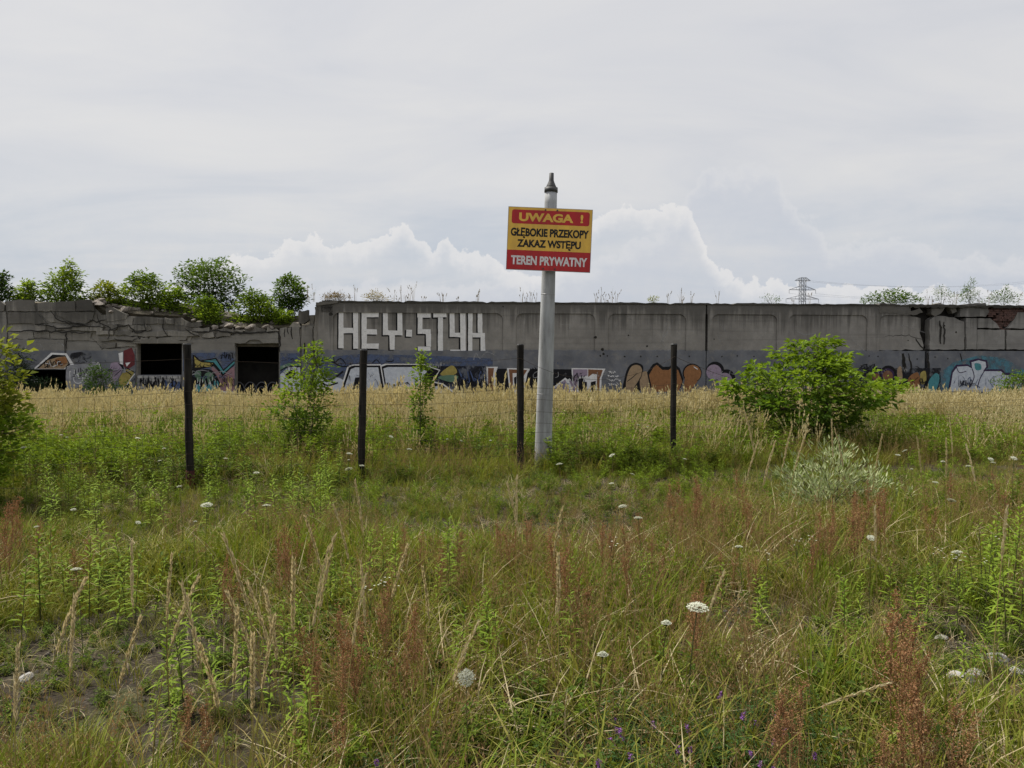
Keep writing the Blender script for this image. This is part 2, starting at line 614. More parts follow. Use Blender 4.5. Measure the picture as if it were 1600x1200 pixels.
# the section right of the crack
right = [((1454, 546), (1454, 500), (1462, 494), (1478, 494), (1492, 496), (1508, 503), (1508, 546)),
         ((1510, 546), (1510, 497), (1526, 497), (1526, 546)),
         ((1500, 495), (1500, 476), (1540, 473), (1546, 487), (1540, 495)),
         ((1528, 546), (1528, 515), (1571, 515), (1571, 546)),
         ((1574, 546), (1574, 515), (1640, 515), (1640, 546)),
         ((1528, 512), (1528, 497), (1548, 497), (1558, 505), (1563, 513)),
         ((1576, 513), (1586, 499), (1592, 488), (1640, 486), (1640, 513)),
         ((1642, 546), (1642, 478), (1760, 478), (1760, 546))]
for k, pts in enumerate(right):
    flush = k in (1, 2, 7)
    MB().prism(rough_poly(pp(pts), 0.2, 0.022, 40 + k), 0.0 if flush else REC - 0.012 * (k % 3), 0.42).build('panel', M['concrete_light'], wall)
MB().prism(rect(X_G0 - 1.6, X_R, 0.1, TOPZ - 0.12), 0.45, 0.9).build('rubble_core', M['cavity'], wall)
MB().prism(rect(X_L + 0.1, X_G0 - 1.6, 0.1, TOPZ - 0.12), 0.551, 0.9).build('back_leaf', M['concrete'], wall)
# exposed brickwork where the render fell off
bz = loc(1570, 477)[1]
k = 0
for row in range(13):
    z = bz - row * 0.085 - 0.09
    c0 = loc(1574, 500)[0]
    half = 0.98 * (1 - (row / 13.0) ** 1.35) + 0.16
    x = c0 - half + rnd.uniform(-0.06, 0.06) + 0.12 * (row / 13)
    while x < c0 + half:
        L = rnd.choice((0.24, 0.24, 0.12))
        if rnd.random() < 0.93:
            d = 0.0 if row < 8 else 0.10
            MB().box(x, x + L - 0.014, 0.10 + d + rnd.uniform(-0.035, 0.02), 0.46, z, z + 0.072).build('brick', M['brick'], wall)
        x += L
# coping
cop = []
xs = np.linspace(X_L + 0.3, X_G0 - 0.75, 140)
top = [(float(x), TOPZ + 0.03 * noise.noise(Vector((float(x) * 0.9, 0, 0))) + rnd.uniform(-0.02, 0.015) - (0.05 if rnd.random() < 0.06 else 0)) for x in xs]
MB().prism([(xs[0], TOPZ - 0.0701)] + [(float(x), TOPZ - 0.0701) for x in xs[1:]] + top[::-1], -0.04, 0.9).build('coping', M['coping'], wall)
xs = np.linspace(X_G0 - 0.75, X_R, 90)
top = [(float(x), TOPZ - 0.02 + 0.06 * noise.noise(Vector((float(x) * 1.1, 3, 0))) + rnd.uniform(-0.03, 0.03)) for x in xs]
bot = [(float(x), TOPZ - 0.14 + rnd.uniform(-0.04, 0.05)) for x in xs]
MB().prism(bot + top[::-1], -0.06, 0.9).build('coping', M['coping'], wall)
# the flat roof behind the wall carries soil and weeds
MB().box(X_L + 0.1, X_R, 0.9, 7.0, TOPZ - 0.35, TOPZ - 0.06).build('roof', M['soil_roof'], wall)
MB().box(X_L + 0.1, X_R, 6.6, 7.0, -0.9, TOPZ - 0.351).build('back_wall', M['concrete'], wall)
# broken upper end of the wall beside the lower ruin
for k, pts in enumerate(([(493, 478), (500, 471), (528, 470), (528, 473), (504, 477)], [(492, 548), (491, 520), (492, 480), (496, 479), (496, 548)])):
    MB().prism(rough_poly(pp(pts), 0.15, 0.03, 70 + k), -0.05, 0.5).build('broken_edge', M['block'], wall)
# small pits and holes as dark discs, their shade put into the colour
pits = [(930, 527, 2.2), (941, 546, 3.0), (943, 553, 2.0), (938, 556, 1.6), (949, 556, 1.3), (976, 557, 1.5), (1001, 557, 1.4), (1011, 541, 1.8), (1027, 557, 1.3), (1077, 557, 1.5), (1128, 557, 1.3), (1152, 556, 1.3), (1178, 557, 1.1), (1203, 557, 1.5), (786, 479, 1.2), (517, 491, 3.2), (982, 524, 1.2), (1116, 530, 1.2), (1358, 556, 1.2), (1372, 557, 1.3), (1494, 519, 1.6), (1476, 509, 1.2), (1433, 561, 1.3), (1461, 558, 1.4), (1481, 560, 1.3), (1419, 532, 1.1)]
for k, (a, b, r_) in enumerate(pits):
    yo = -0.003 if loc(a, b)[1] < DADO - 0.03 else (REC - 0.003)
    cxy = loc(a, b, yo)
    rr = r_ * 34 / 1250
    poly = [(cxy[0] + rr * rnd.uniform(0.7, 1.2) * math.cos(t_), cxy[1] + rr * rnd.uniform(0.7, 1.3) * math.sin(t_)) for t_ in np.linspace(0, 2 * math.pi, 9)[:-1]]
    yo2 = yo if not any(pa - 0.05 < cxy[0] < pb + 0.05 for pa, pb in pil_x) else -0.003
    MB().prism(poly, yo2, yo2 + 0.08).build('pit', M['cavity'], wall)
# cracks as flat dark ribbons, the shade in the gaps painted in
def ribbon(pts, wd, yo, taper=True, smooth=False):
    """flat ribbon along px points; returns (verts, faces)"""
    if smooth:
        pts = catmull(pts, 5)
    P = [Vector(loc(x, y, yo)) for x, y in pts]
    v, f = [], []
    n = len(P)
    for i, p in enumerate(P):
        t_ = P[min(i + 1, n - 1)] - P[max(i - 1, 0)]
        t_ = t_.normalized() if t_.length > 1e-9 else Vector((1, 0))
        nn_ = Vector((-t_.y, t_.x))
        h = wd * 34.0 / 1250 / 2
        if taper and n > 2:
            h *= 0.35 + 0.65 * math.sin(math.pi * (0.08 + 0.84 * i / (n - 1)))
        a, b = p + nn_ * h, p - nn_ * h
        v += [(a.x, yo, a.y), (b.x, yo, b.y)]
    for i in range(n - 1):
        f.append((2 * i, 2 * i + 1, 2 * i + 3, 2 * i + 2))
    return v, f


def catmull(pts, k=6, closed=False):
    out = []
    n = len(pts)
    rng_ = range(n if closed else n - 1)
    for i in rng_:
        g_ = (lambda j: pts[j % n]) if closed else (lambda j: pts[max(0, min(n - 1, j))])
        p0, p1, p2, p3 = g_(i - 1), g_(i), g_(i + 1), g_(i + 2)
        for s in range(k):
            t_ = s / k
            out.append(tuple(0.5 * (2 * b + (c - a) * t_ + (2 * a - 5 * b + 4 * c - d) * t_ ** 2 + (-a + 3 * b - 3 * c + d) * t_ ** 3) for a, b, c, d in zip(p0, p1, p2, p3)))
    if not closed:
        out.append(pts[-1])
    return out


def jag(pts, amp=1.2, step=5, seed=0):
    r = random.Random(seed)
    out = []
    for (a, b) in zip(pts[:-1], pts[1:]):
        L = math.hypot(b[0] - a[0], b[1] - a[1])
        k_ = max(1, int(L / step))
        for j in range(k_):
            t_ = j / k_
            out.append((a[0] + (b[0] - a[0]) * t_ + r.uniform(-amp, amp), a[1] + (b[1] - a[1]) * t_ + r.uniform(-amp, amp)))
    out.append(pts[-1])
    return out


cracks = [([(1382, 551), (1410, 550), (1446, 551)], 2.0, REC), ([(1384, 525), (1420, 524), (1430, 528), (1444, 531)], 1.0, REC), ([(1430, 528), (1438, 541), (1447, 548)], 2.4, REC),
          ([(1411, 552), (1413, 570), (1409, 600)], 7.0, 0.0), ([(1420, 553), (1424, 575), (1420, 600)], 3.0, 0.0), ([(1449, 551), (1451, 575), (1450, 610)], 4.0, 0.0), ([(1430, 572), (1449, 580)], 1.6, 0.0),
          ([(1454, 551), (1480, 552), (1500, 551)], 1.2, REC - 0.024), ([(1469, 500), (1470, 520), (1470, 537)], 3.4, REC - 0.024), ([(1475, 503), (1476, 520), (1475, 538)], 2.6, REC - 0.024), ([(1500, 552), (1503, 565)], 2.0, 0.0), ([(1528, 549), (1571, 550), (1640, 549)], 1.0, REC - 0.036)]
for k, (pts, wd, yo) in enumerate(cracks):
    v, f = ribbon(jag(pts, 0.9, 4, k), wd, yo - 0.004, True)
    MB().add(v, f).build('crack', M['cavity'], wall)

# --------------------------------------------------------------- paint on the walls
PAL = {
    'white': paint('white_spray_paint', (0.80, 0.79, 0.78), (0.64, 0.63, 0.62)),
    'black': paint('black_spray_paint', (0.012, 0.012, 0.014)),
    'silver': paint('silver_spray_paint', (0.64, 0.67, 0.71), (0.44, 0.47, 0.54)),
    'brown': paint('brown_spray_paint', (0.24, 0.115, 0.06)),
    'orange': paint('orange_brown_spray_paint', (0.33, 0.155, 0.065)),
    'tan': paint('tan_spray_paint', (0.40, 0.285, 0.175)),
    'lilac': paint('lilac_spray_paint', (0.36, 0.285, 0.365)),
    'teal': paint('teal_spray_paint', (0.09, 0.30, 0.33)),
    'green': paint('green_spray_paint', (0.14, 0.24, 0.16)),
    'yellow': paint('yellow_spray_paint', (0.42, 0.34, 0.10)),
    'pink': paint('pink_spray_paint', (0.33, 0.20, 0.22)),
    'red': paint('dark_red_spray_paint', (0.16, 0.035, 0.04)),
    'blue': paint('blue_spray_paint', (0.09, 0.13, 0.26)),
    'greywhite': paint('grey_white_spray_paint', (0.34, 0.34, 0.36), (0.20, 0.20, 0.22)),
    'purple': paint('purple_spray_paint', (0.05, 0.03, 0.075)),
    'mist_blue': paint('blue_overspray', (0.11, 0.145, 0.25), None, (0.36, 0.58, 0.85)),
    'mist_teal': paint('teal_overspray', (0.12, 0.30, 0.38), None, (0.34, 0.62, 0.85)),
    'mist_white': paint('faded_white_paint', (0.45, 0.45, 0.45), None, (0.40, 0.60, 0.75)),
    'mist_black': paint('faded_black_paint', (0.02, 0.02, 0.025), None, (0.40, 0.55, 0.9)),
}


class Mural:
    """flat paint on one wall plane: layers of filled shapes and strokes"""
    def __init__(self, name, parent, yo):
        self.e = bpy.data.objects.new(name, None)
        link(self.e, parent)
        self.yo = yo
        self.k = 0
        self.acc = {}

    def _y(self):
        self.k += 1
        return self.yo - 0.002 - 0.0011 * self.k

    def fill(self, colr, pts, curve=False, name='painted_shape'):
        if curve:
            pts = catmull(pts, 6, True)
        y = self._y()
        MB().sheet(pp(pts, y), y).build(name, PAL[colr], self.e)
        return self

    def stroke(self, colr, pts, wd, curve=True, taper=False, name='painted_line'):
        y = self._y()
        v, f = ribbon(pts, wd, y, taper, curve)
        MB().add(v, f).build(name, PAL[colr], self.e)
        return self

    def circle(self, colr, cx, cy, rx, ry=None, line=None):
        pts = [(cx + rx * math.cos(a), cy + (ry or rx) * math.sin(a)) for a in np.linspace(0, 2 * math.pi, 25)[:-1]]
        if line:
            return self.stroke(colr, pts + [pts[0]], line, False)
        return self.fill(colr, pts)

    def scribble(self, colr, x0, y0, x1, y1, n, wd=1.1, seed=0):
        """a tag: looping handwriting strokes"""
        r = random.Random(seed)
        for i in range(n):
            cx = x0 + (x1 - x0) * (i + 0.5) / n
            cw = (x1 - x0) / n
            pts = [(cx + r.uniform(-0.7, 0.7) * cw, r.uniform(y0, y1)) for _ in range(r.randint(3, 5))]
            self.stroke(colr, pts, wd, True, True, 'tag_stroke')
        return self


def zoom2(x, y):
    return 380 + x * 0.2625, 420 + y * 0.2625


LET = {
    'H': [(568, 258, 597, 472), (655, 256, 684, 474), (597, 352, 655, 383)],
    'E': [(706, 254, 735, 476), (735, 254, 807, 287), (735, 360, 796, 390), (735, 446, 806, 476)],
    'Y': [(832, 262, 862, 395), (918, 260, 948, 395), (862, 367, 918, 395), (872, 395, 902, 481)],
    'dot': [(970, 362, 1005, 403)],
    'S': [(1038, 262, 1117, 290), (1038, 290, 1066, 388), (1066, 361, 1117, 388), (1088, 388, 1117, 463), (1040, 463, 1117, 491)],
    'T': [(1132, 262, 1211, 290), (1160, 290, 1188, 493)],
    'y': [(1230, 264, 1258, 406), (1292, 262, 1325, 512), (1258, 380, 1292, 406), (1232, 482, 1292, 512)],
    'K': [(1340, 262, 1366, 513), (1396, 262, 1424, 382), (1366, 382, 1441, 408), (1414, 408, 1441, 514)],
}
letters = bpy.data.objects.new('painted_lettering', None)
link(letters, wall)
for i, (ch, rs) in enumerate(LET.items()):
    mb = MB()
    for j, (a, b, c, d) in enumerate(rs):
        y = REC - 0.004 - 0.0004 * j
        q = [(a - 9, b + 4), (c - 6, b + 4), (c - 6, d + 8), (a - 9, d + 8)]
        mb.sheet(pp([zoom2(*p) for p in q], y), y, 1)
    for j, (a, b, c, d) in enumerate(rs):
        y = REC - 0.009 - 0.0004 * j
        q = [(a + rnd.uniform(-2, 2), b + rnd.uniform(-1.5, 1.5)), (c + rnd.uniform(-2, 2), b + rnd.uniform(-1.5, 1.5)), (c + rnd.uniform(-2, 2), d + rnd.uniform(-2, 2)), (a + rnd.uniform(-2, 2), d + rnd.uniform(-2, 2))]
        mb.sheet(rough_poly(pp([zoom2(*p) for p in q], y), 0.2, 0.008, i * 9 + j), y, 0)
    mb.build('painted_letter', [PAL['white'], PAL['black']], letters)

# silver piece
mu = Mural('silver_graffiti', wall, 0.0)
mu.fill('mist_blue', [(492, 560), (560, 553), (680, 556), (770, 560), (770, 618), (492, 618)])
mu.fill('mist_black', [(655, 572), (765, 572), (765, 615), (655, 615)])
mu.fill('silver', [(494, 582), (512, 592), (528, 590), (540, 600), (532, 626), (494, 626)], True)
mu.fill('white', [(528, 630), (534, 601), (543, 572), (552, 569.5), (595, 569), (607, 630)])
mu.fill('black', [(530, 630), (536, 602), (545, 574), (553, 571), (594, 571), (605, 630)])
mu.fill('silver', [(533, 630), (539, 603), (548, 577), (555, 574), (591, 574), (600, 630)])
mu.fill('black', [(555, 590), (566, 589), (565, 613), (549, 615)])
mu.fill('white', [(594, 571), (603, 568), (660, 568), (688, 578), (676, 596), (692, 599), (735, 630), (604, 630)])
mu.fill('black', [(596, 573), (604, 570), (659, 570), (686, 579), (674, 597), (691, 601), (730, 630), (606, 630)])
mu.fill('silver', [(599, 576), (606, 573.5), (655, 573.5), (667, 580), (657, 604), (664, 608), (684, 603), (716, 630), (608, 630)])
mu.stroke('black', [(494, 566), (512, 562), (532, 572), (545, 572)], 1.6)
mu.stroke('black', [(496, 585), (512, 594), (526, 588), (536, 580)], 2.6)
mu.stroke('black', [(497, 596), (512, 602), (528, 598)], 2.2)
mu.stroke('black', [(521, 558), (523, 566), (532, 560), (540, 568)], 1.3)
mu.stroke('black', [(582, 567), (588, 562), (593, 567)], 1.2)
mu.stroke('black', [(603, 564), (612, 565), (615, 562)], 1.2)
mu.fill('yellow', [(688, 584), (706, 571), (714, 582), (700, 588)], True)
mu.fill('green', [(684, 590), (700, 586), (716, 588), (706, 597)], True)
mu.scribble('black', 604, 596, 640, 616, 9, 1.3, 4)
mu.scribble('black', 712, 590, 768, 614, 16, 1.4, 5)
mu.scribble('blue', 716, 578, 760, 600, 7, 1.2, 6)
mu.scribble('blue', 664, 606, 694, 612, 9, 0.8, 7)
mu.scribble('mist_black', 545, 585, 600, 625, 6, 0.9, 8)
mu.stroke('mist_white', [(740, 562), (744, 552), (750, 560), (760, 550), (775, 556)], 1.3)
# black, brown and white piece
mu = Mural('brown_and_black_graffiti', wall, 0.0)
mu.fill('black', [(774, 576), (893, 577), (895, 625), (772, 625)])
mu.fill('white', [(760, 573), (778, 573), (774, 585), (775, 625), (761, 625)])
mu.fill('brown', [(762.5, 575), (772, 575), (770, 590), (771, 625), (763, 625)])
mu.fill('white', [(792, 575), (829, 576), (824, 584), (819, 610), (818, 630), (797, 630), (795, 600)])
mu.fill('brown', [(795, 577), (824, 578), (819, 586), (816, 596), (815, 630), (799, 630), (797, 598)])
mu.fill('white', [(801, 583), (809, 583), (808, 622), (802, 622)])
mu.fill('black', [(803, 590), (807, 588), (807, 608), (804, 609)])
mu.fill('white', [(893, 575), (946, 576), (940, 590), (939, 632), (896, 632)])
mu.fill('lilac', [(895, 577), (918, 577), (918, 587), (903, 589), (901, 632), (897, 625)])
mu.fill('brown', [(919, 577), (942, 578), (937, 592), (936, 630), (932, 630), (933, 585), (926, 584), (919, 589)])
mu.fill('black', [(904, 592), (911, 591), (911, 596), (917, 597), (917, 630), (904, 630)])
mu.fill('black', [(923, 597), (931, 595), (930, 630), (923, 630)])
mu.fill('white', [(862, 607), (883, 590), (887, 593), (890, 591), (914, 626), (862, 626)])
mu.fill('lilac', [(864, 609), (883, 593), (897, 626), (864, 626)])
mu.fill('lilac', [(889, 595), (892, 594), (910, 626), (903, 626)])
mu.stroke('mist_white', [(840, 580), (834, 584), (834, 590), (841, 589)], 1.1)
mu.stroke('mist_white', [(865, 582), (864, 590), (872, 588), (872, 581)], 1.0)
mu.stroke('mist_white', [(879, 588), (884, 583), (884, 589)], 1.0)
for r_, (a, b) in enumerate(((951, 962), (950, 967), (949, 970), (950, 967))):
    mu.scribble('white', a, 580 + r_ * 6, b, 584 + r_ * 6, 5, 1.0, 30 + r_)
# tan, orange and lilac bubbles
mu = Mural('orange_bubble_graffiti', wall, 0.0)
mu.fill('black', [(975, 610), (976, 590), (982, 573), (992, 567), (1003, 570), (1005, 580), (1000, 610)], True)
mu.fill('tan', [(979, 612), (979, 592), (985, 575), (993, 570), (1001, 573), (1003, 582), (996, 598), (990, 612)], True)
mu.fill('tan', [(1003, 612), (1000, 590), (1006, 580), (1015, 584), (1025, 596), (1024, 612)], True)
mu.stroke('black', [(980, 596), (988, 590), (996, 583)], 1.0)
mu.stroke('black', [(991, 606), (1001, 590), (1004, 578)], 1.1)
mu.fill('black', [(1011, 582), (1020, 569), (1027, 566), (1036, 573), (1046, 573), (1052, 567), (1062, 575), (1068, 592), (1064, 606), (1016, 606)])
mu.fill('orange', [(1014, 586), (1021, 574), (1026, 570), (1035, 578), (1045, 578), (1052, 572), (1060, 579), (1066, 596), (1060, 612), (1020, 612)])
mu.circle('black', 1081.5, 583, 15)
mu.circle('orange', 1082, 583.5, 13.5)
mu.fill('orange', [(1070, 590), (1090, 596), (1076, 614), (1068, 612)])
mu.stroke('white', [(1084, 573), (1090, 577)], 1.4)
mu.circle('black', 1117.5, 579, 14)
mu.circle('black', 1135, 591, 14)
mu.circle('lilac', 1115.5, 581.5, 12)
mu.circle('lilac', 1132.5, 594, 11.5)
mu.stroke('mist_white', [(1110, 575), (1112, 590), (1118, 574), (1120, 588)], 0.9)
# dark arcs and the blue piece at the far end
mu = Mural('blue_graffiti', wall, 0.0)
mu.fill('mist_teal', [(1466, 585), (1490, 566), (1530, 555), (1570, 560), (1600, 578), (1640, 590), (1640, 612), (1466, 612)])
mu.fill('mist_black', [(1330, 575), (1470, 575), (1470, 610), (1330, 610)])
for cx, cy, r_ in ((1370, 586, 11), (1388, 584, 13)):
    mu.circle('black', cx, cy, r_)
    mu.circle('purple', cx - 1, cy + 2, r_ - 2.5)
    mu.circle('brown', cx - 1, cy + 3, r_ - 5)
mu.fill('tan', [(1402, 578), (1408, 573), (1410, 592), (1404, 598)], True)
mu.fill('orange', [(1420, 590), (1434, 582), (1437, 600), (1420, 606)], True)
mu.fill('yellow', [(1438, 584), (1446, 580), (1447, 596), (1440, 600)], True)
mu.fill('teal', [(1452, 594), (1462, 583), (1468, 590), (1462, 610), (1450, 610)], True)
mu.fill('purple', [(1481, 612), (1487, 580), (1494, 570), (1512, 569), (1517, 573), (1515, 563), (1528, 560), (1542, 563), (1544, 574), (1540, 577), (1566, 577), (1570, 582), (1592, 584), (1600, 592), (1600, 612)])
mu.fill('silver', [(1484, 612), (1489, 582), (1496, 573), (1512, 572), (1519, 576), (1518, 566), (1529, 563), (1540, 565.5), (1541, 573), (1536, 580), (1564, 580), (1570, 586), (1590, 588), (1596, 594), (1596, 612)])
mu.stroke('purple', [(1494, 572), (1499, 582), (1510, 580)], 1.3)
mu.stroke('purple', [(1519, 576), (1522, 590), (1514, 606)], 1.5)
mu.stroke('purple', [(1540, 577), (1532, 590), (1527, 606)], 1.5)
mu.fill('teal', [(1523, 568), (1532, 569), (1533, 577), (1525, 578)], True)
mu.scribble('mist_blue', 1490, 585, 1590, 606, 12, 1.4, 9)
mu.stroke('mist_white', [(1547, 530), (1556, 535), (1562, 531)], 1.0)
mu = Mural('scattered_tags', wall, -0.06)
r_t = random.Random(77)
for k in range(26):
    x0 = r_t.uniform(505, 1590)
    y0 = r_t.uniform(562, 600)
    mu.scribble(r_t.choice(('mist_black', 'mist_white', 'mist_blue', 'black', 'greywhite')), x0, y0, x0 + r_t.uniform(14, 34), y0 + r_t.uniform(7, 14), r_t.randint(4, 8), r_t.uniform(0.7, 1.3), 400 + k)
# scratches
mu = Mural('chalk_scratch_marks', wall, REC - 0.001)
for pts in ([(815, 491), (828, 505), (838, 515)], [(977, 491), (994, 506)], [(1044, 495), (1036, 530), (1022, 552)], [(1055, 493), (1042, 520), (1030, 552)], [(1068, 537), (1080, 512), (1092, 540)], [(1114, 492), (1136, 519)], [(1120, 520), (1134, 552)], [(964, 530), (966, 560)], [(877, 507), (890, 507), (890, 540)], [(870, 537), (885, 537), (884, 556)], [(1037, 540), (1052, 556)], [(960, 510), (970, 505)], [(1240, 515), (1256, 523), (1300, 519)], [(1330, 530), (1350, 548)], [(1398, 505), (1416, 510), (1446, 520)]):
    mu.stroke('mist_white', pts, 0.8, False, True)

# ------------------------------------------------------------------ ruined low building left of the wall
SET = 0.25                                     # it stands back a little from the wall's face
ruin = empty('ruined_building', WALL_O, WALL_ROT)
tag(ruin, 'low concrete ruin of cracked blocks with black window and doorway and bushes on its roof', 'building')
WIN, DOOR, HOLE = (213, 283, 537, 586), (367, 435, 537, 640), (33, 102, 578, 640)
cols_ = [(-260, 33, None), (33, 102, HOLE), (102, 213, None), (213, 283, WIN), (283, 367, None), (367, 435, DOOR), (435, 491, None)]
prof = [(-260, 470), (143, 471), (150, 492), (165, 484), (200, 490), (286, 494), (300, 502), (316, 511), (400, 511), (440, 512), (478, 508), (491, 508)]


def prof_y(x):
    for (a, ya), (b, yb) in zip(prof[:-1], prof[1:]):
        if a <= x <= b:
            return ya + (yb - ya) * (x - a) / (b - a)
    return prof[-1][1]


# core of the front wall behind its broken face
for a, b, op in cols_:
    sub = list(np.linspace(a, b, max(2, int((b - a) / 14))))
    topline = [(x, prof_y(x) + 4) for x in sub]
    low_y = op[2] if op else 640
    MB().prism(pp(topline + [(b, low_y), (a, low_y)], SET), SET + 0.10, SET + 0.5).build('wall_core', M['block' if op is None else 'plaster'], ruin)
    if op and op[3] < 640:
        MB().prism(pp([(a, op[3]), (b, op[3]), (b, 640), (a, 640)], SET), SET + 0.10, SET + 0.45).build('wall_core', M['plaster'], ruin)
# lower plaster with the painted dado, cut round the openings
plast = [[(-260, 640), (-260, 487), (8, 487), (10, 500), (10, 640)],
         [(12, 577), (12, 530), (100, 531), (102, 577)],
         [(12, 640), (12, 579), (33, 579), (33, 640)],
         [(104, 640), (104, 534), (150, 535), (158, 545), (211, 545), (211, 640)],
         [(285, 640), (285, 537), (300, 532), (340, 529), (362, 524), (367, 524), (367, 640)],
         [(367, 536), (367, 522), (400, 519), (435, 520), (435, 536), (411, 536), (405, 531), (389, 531), (383, 536)],
         [(437, 640), (437, 513), (468, 510), (470, 640)],
         [(472, 640), (471, 509), (480, 507), (489, 510), (489, 640)]]
for k, pts in enumerate(plast):
    MB().prism(rough_poly(pp(pts, SET), 0.16, 0.028, 100 + k), SET, SET + 0.099).build('plaster_panel', M['plaster'], ruin)
# slit in the end pier
MB().prism(pp([(475, 536), (477, 535), (477.5, 553), (475, 554)], SET - 0.002), SET - 0.002, SET + 0.09).build('slit', M['cavity'], ruin)
# big slabs of the broken parapet and cracked block courses
slabs = [([(-260, 486), (-260, 470), (-10, 469), (2, 471), (8, 476), (6, 486)], -0.03), ([(10, 486), (10, 470), (30, 468), (52, 469), (55, 486)], 0.0),
         ([(58, 486), (58, 474), (86, 472), (86, 486)], 0.03), ([(87, 486), (88, 472), (116, 470), (118, 486)], 0.0), ([(119, 486), (119, 470), (141, 468), (146, 474), (148, 486)], -0.02),
         ([(12, 506), (12, 488), (56, 488), (62, 495), (74, 505)], 0.02), ([(62, 490), (84, 488), (86, 494), (98, 501), (108, 504), (78, 504)], 0.05), ([(90, 493), (88, 488), (147, 488), (144, 500), (132, 506), (116, 505), (104, 500)], 0.0),
         ([(166, 496), (165, 482), (176, 480), (186, 486), (200, 491), (196, 499), (168, 502)], 0.0),
         ([(12, 529), (12, 519), (50, 518), (52, 529)], 0.03), ([(53, 528), (52, 519), (76, 518), (77, 529)], 0.05), ([(78, 529), (78, 519), (102, 519), (102, 530)], 0.03), ([(104, 532), (104, 519), (143, 520), (140, 528), (150, 533)], 0.04)]
for k, (pts, d) in enumerate(slabs):
    MB().prism(rough_poly(pp(pts, SET), 0.16, 0.028, 130 + k), SET + d, SET + 0.14).build('broken_slab', M['block'], ruin)
courses = [(507, 517, 12, 165), (497, 507, 168, 288), (508, 516, 168, 300), (517, 525, 152, 312), (526, 533, 156, 300), (535, 543, 160, 212), (503, 511, 290, 314), (512, 519, 304, 366), (520, 527, 318, 360), (513, 518, 368, 434)]
k = 0
for y0, y1, xa, xb in courses:
    x = xa
    while x < xb - 6:
        L = rnd.choice((rnd.uniform(10, 26), rnd.uniform(24, 62)))
        x1 = min(xb, x + L)
        if rnd.random() < 0.93:
            a, b = x + 0.8, x1 - 0.8
            jy = lambda s: rnd.uniform(-s, s)
            pts = [(a + jy(2.6), y1 - 0.4 + jy(1.4)), (a + jy(2.6), y0 + 0.4 + jy(2.4)), (a + (b - a) * rnd.uniform(0.3, 0.7), y0 + 0.4 + jy(2.8)), (b + jy(2.6), y0 + 0.4 + jy(2.4)), (b + jy(2.6), y1 - 0.4 + jy(1.4)), (a + (b - a) * rnd.uniform(0.3, 0.7), y1 - 0.4 + jy(2.0))]
            MB().prism(rough_poly(pp(pts, SET), 0.18, 0.03, 200 + k), SET + rnd.uniform(-0.07, 0.09), SET + 0.2).build('block', M['block'], ruin)
        k += 1
        x = x1
for k, pts in enumerate(([(60, 507), (95, 513), (130, 508), (165, 512)], [(80, 486), (88, 497), (108, 505), (140, 507)], [(150, 490), (156, 505), (172, 514), (168, 530)], [(172, 514), (200, 508), (212, 520), (230, 517)], [(12, 518), (60, 517), (102, 519), (140, 520)], [(140, 500), (152, 503), (165, 500)], [(225, 498), (228, 516)], [(255, 498), (254, 512), (262, 525)], [(290, 512), (298, 520), (312, 526)], [(180, 530), (205, 534), (214, 529)], [(300, 519), (345, 517), (366, 521), (430, 519)], [(103, 520), (104, 545)], [(436, 516), (437, 550)], [(445, 512), (445, 527)], [(450, 512), (451, 522)], [(456, 511), (457, 530)], [(160, 545), (175, 540), (190, 544)])):
    yo = SET - 0.075 if k < 12 else SET - 0.004
    v, f = ribbon(jag(pts, 1.5, 5, 300 + k), rnd.uniform(1.2, 2.6), yo, True)
    MB().add(v, f).build('crack', M['cavity'], ruin)  # dark ribbons laid over the blocks, coloured as shaded gaps
# loose blocks left standing on the ledge beside the wall end
for k, (pts, d) in enumerate((([(467, 505), (467, 486), (481, 484), (482, 500), (474, 506)], 0.0), ([(452, 511), (458, 503), (468, 506), (470, 511)], 0.02), ([(482, 511), (484, 498), (490, 492), (491, 511)], 0.1))):
    MB().prism(rough_poly(pp(pts, SET), 0.15, 0.035, 330 + k), SET + d, SET + 0.4).build('broken_slab', M['block'], ruin)
# lintels
MB().prism(pp([(205, 536.5), (205, 531), (240, 529), (300, 534), (302, 536.5)], SET), SET - 0.03, SET + 0.3).build('lintel', M['block'], ruin)
# whitewashed brick parapet under the window
for row in range(7):
    y0 = 587 + row * 5.2
    x = 214 - (row % 2) * 4.5
    while x < 282:
        a, b = max(214, x + 0.5), min(282, x + 8.6)
        if b - a > 2:
            MB().prism(pp([(a, y0 + 4.6), (a, y0), (b, y0), (b, y0 + 4.6)], SET), SET + rnd.uniform(-0.01, 0.02), SET + 0.101).build('brick', M['white_brick'], ruin)
        x += 9.2
# room behind: walls darkened in colour to stand in for shade, ceiling slab, floor
xa, xb = loc(-260, 500, SET)[0], loc(490, 500, SET)[0]
zc = loc(400, 514, SET)[1]
zl = loc(60, 474, SET)[1]
xm = loc(152, 500, SET)[0]
MB().box(xa, xb, SET + 5.0, SET + 5.4, -0.9, zc + 0.03).build('back_wall', M['room_shade'], ruin)
MB().box(xa, xa + 0.4, SET + 0.5, SET + 5.0, -0.9, zc + 0.03).build('side_wall', M['room_shade'], ruin)
MB().box(xb - 0.35, xb, SET + 0.5, SET + 5.0, -0.9, zc + 0.03).build('side_wall', M['room_shade'], ruin)
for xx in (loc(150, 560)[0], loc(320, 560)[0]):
    MB().box(xx, xx + 0.2, SET + 0.5, SET + 5.0, -0.9, zc + 0.03).build('partition', M['room_shade'], ruin)
MB().box(xa, xb, SET + 0.5, SET + 5.4, zc, zc + 0.06).build('ceiling', M['room_shade'], ruin)
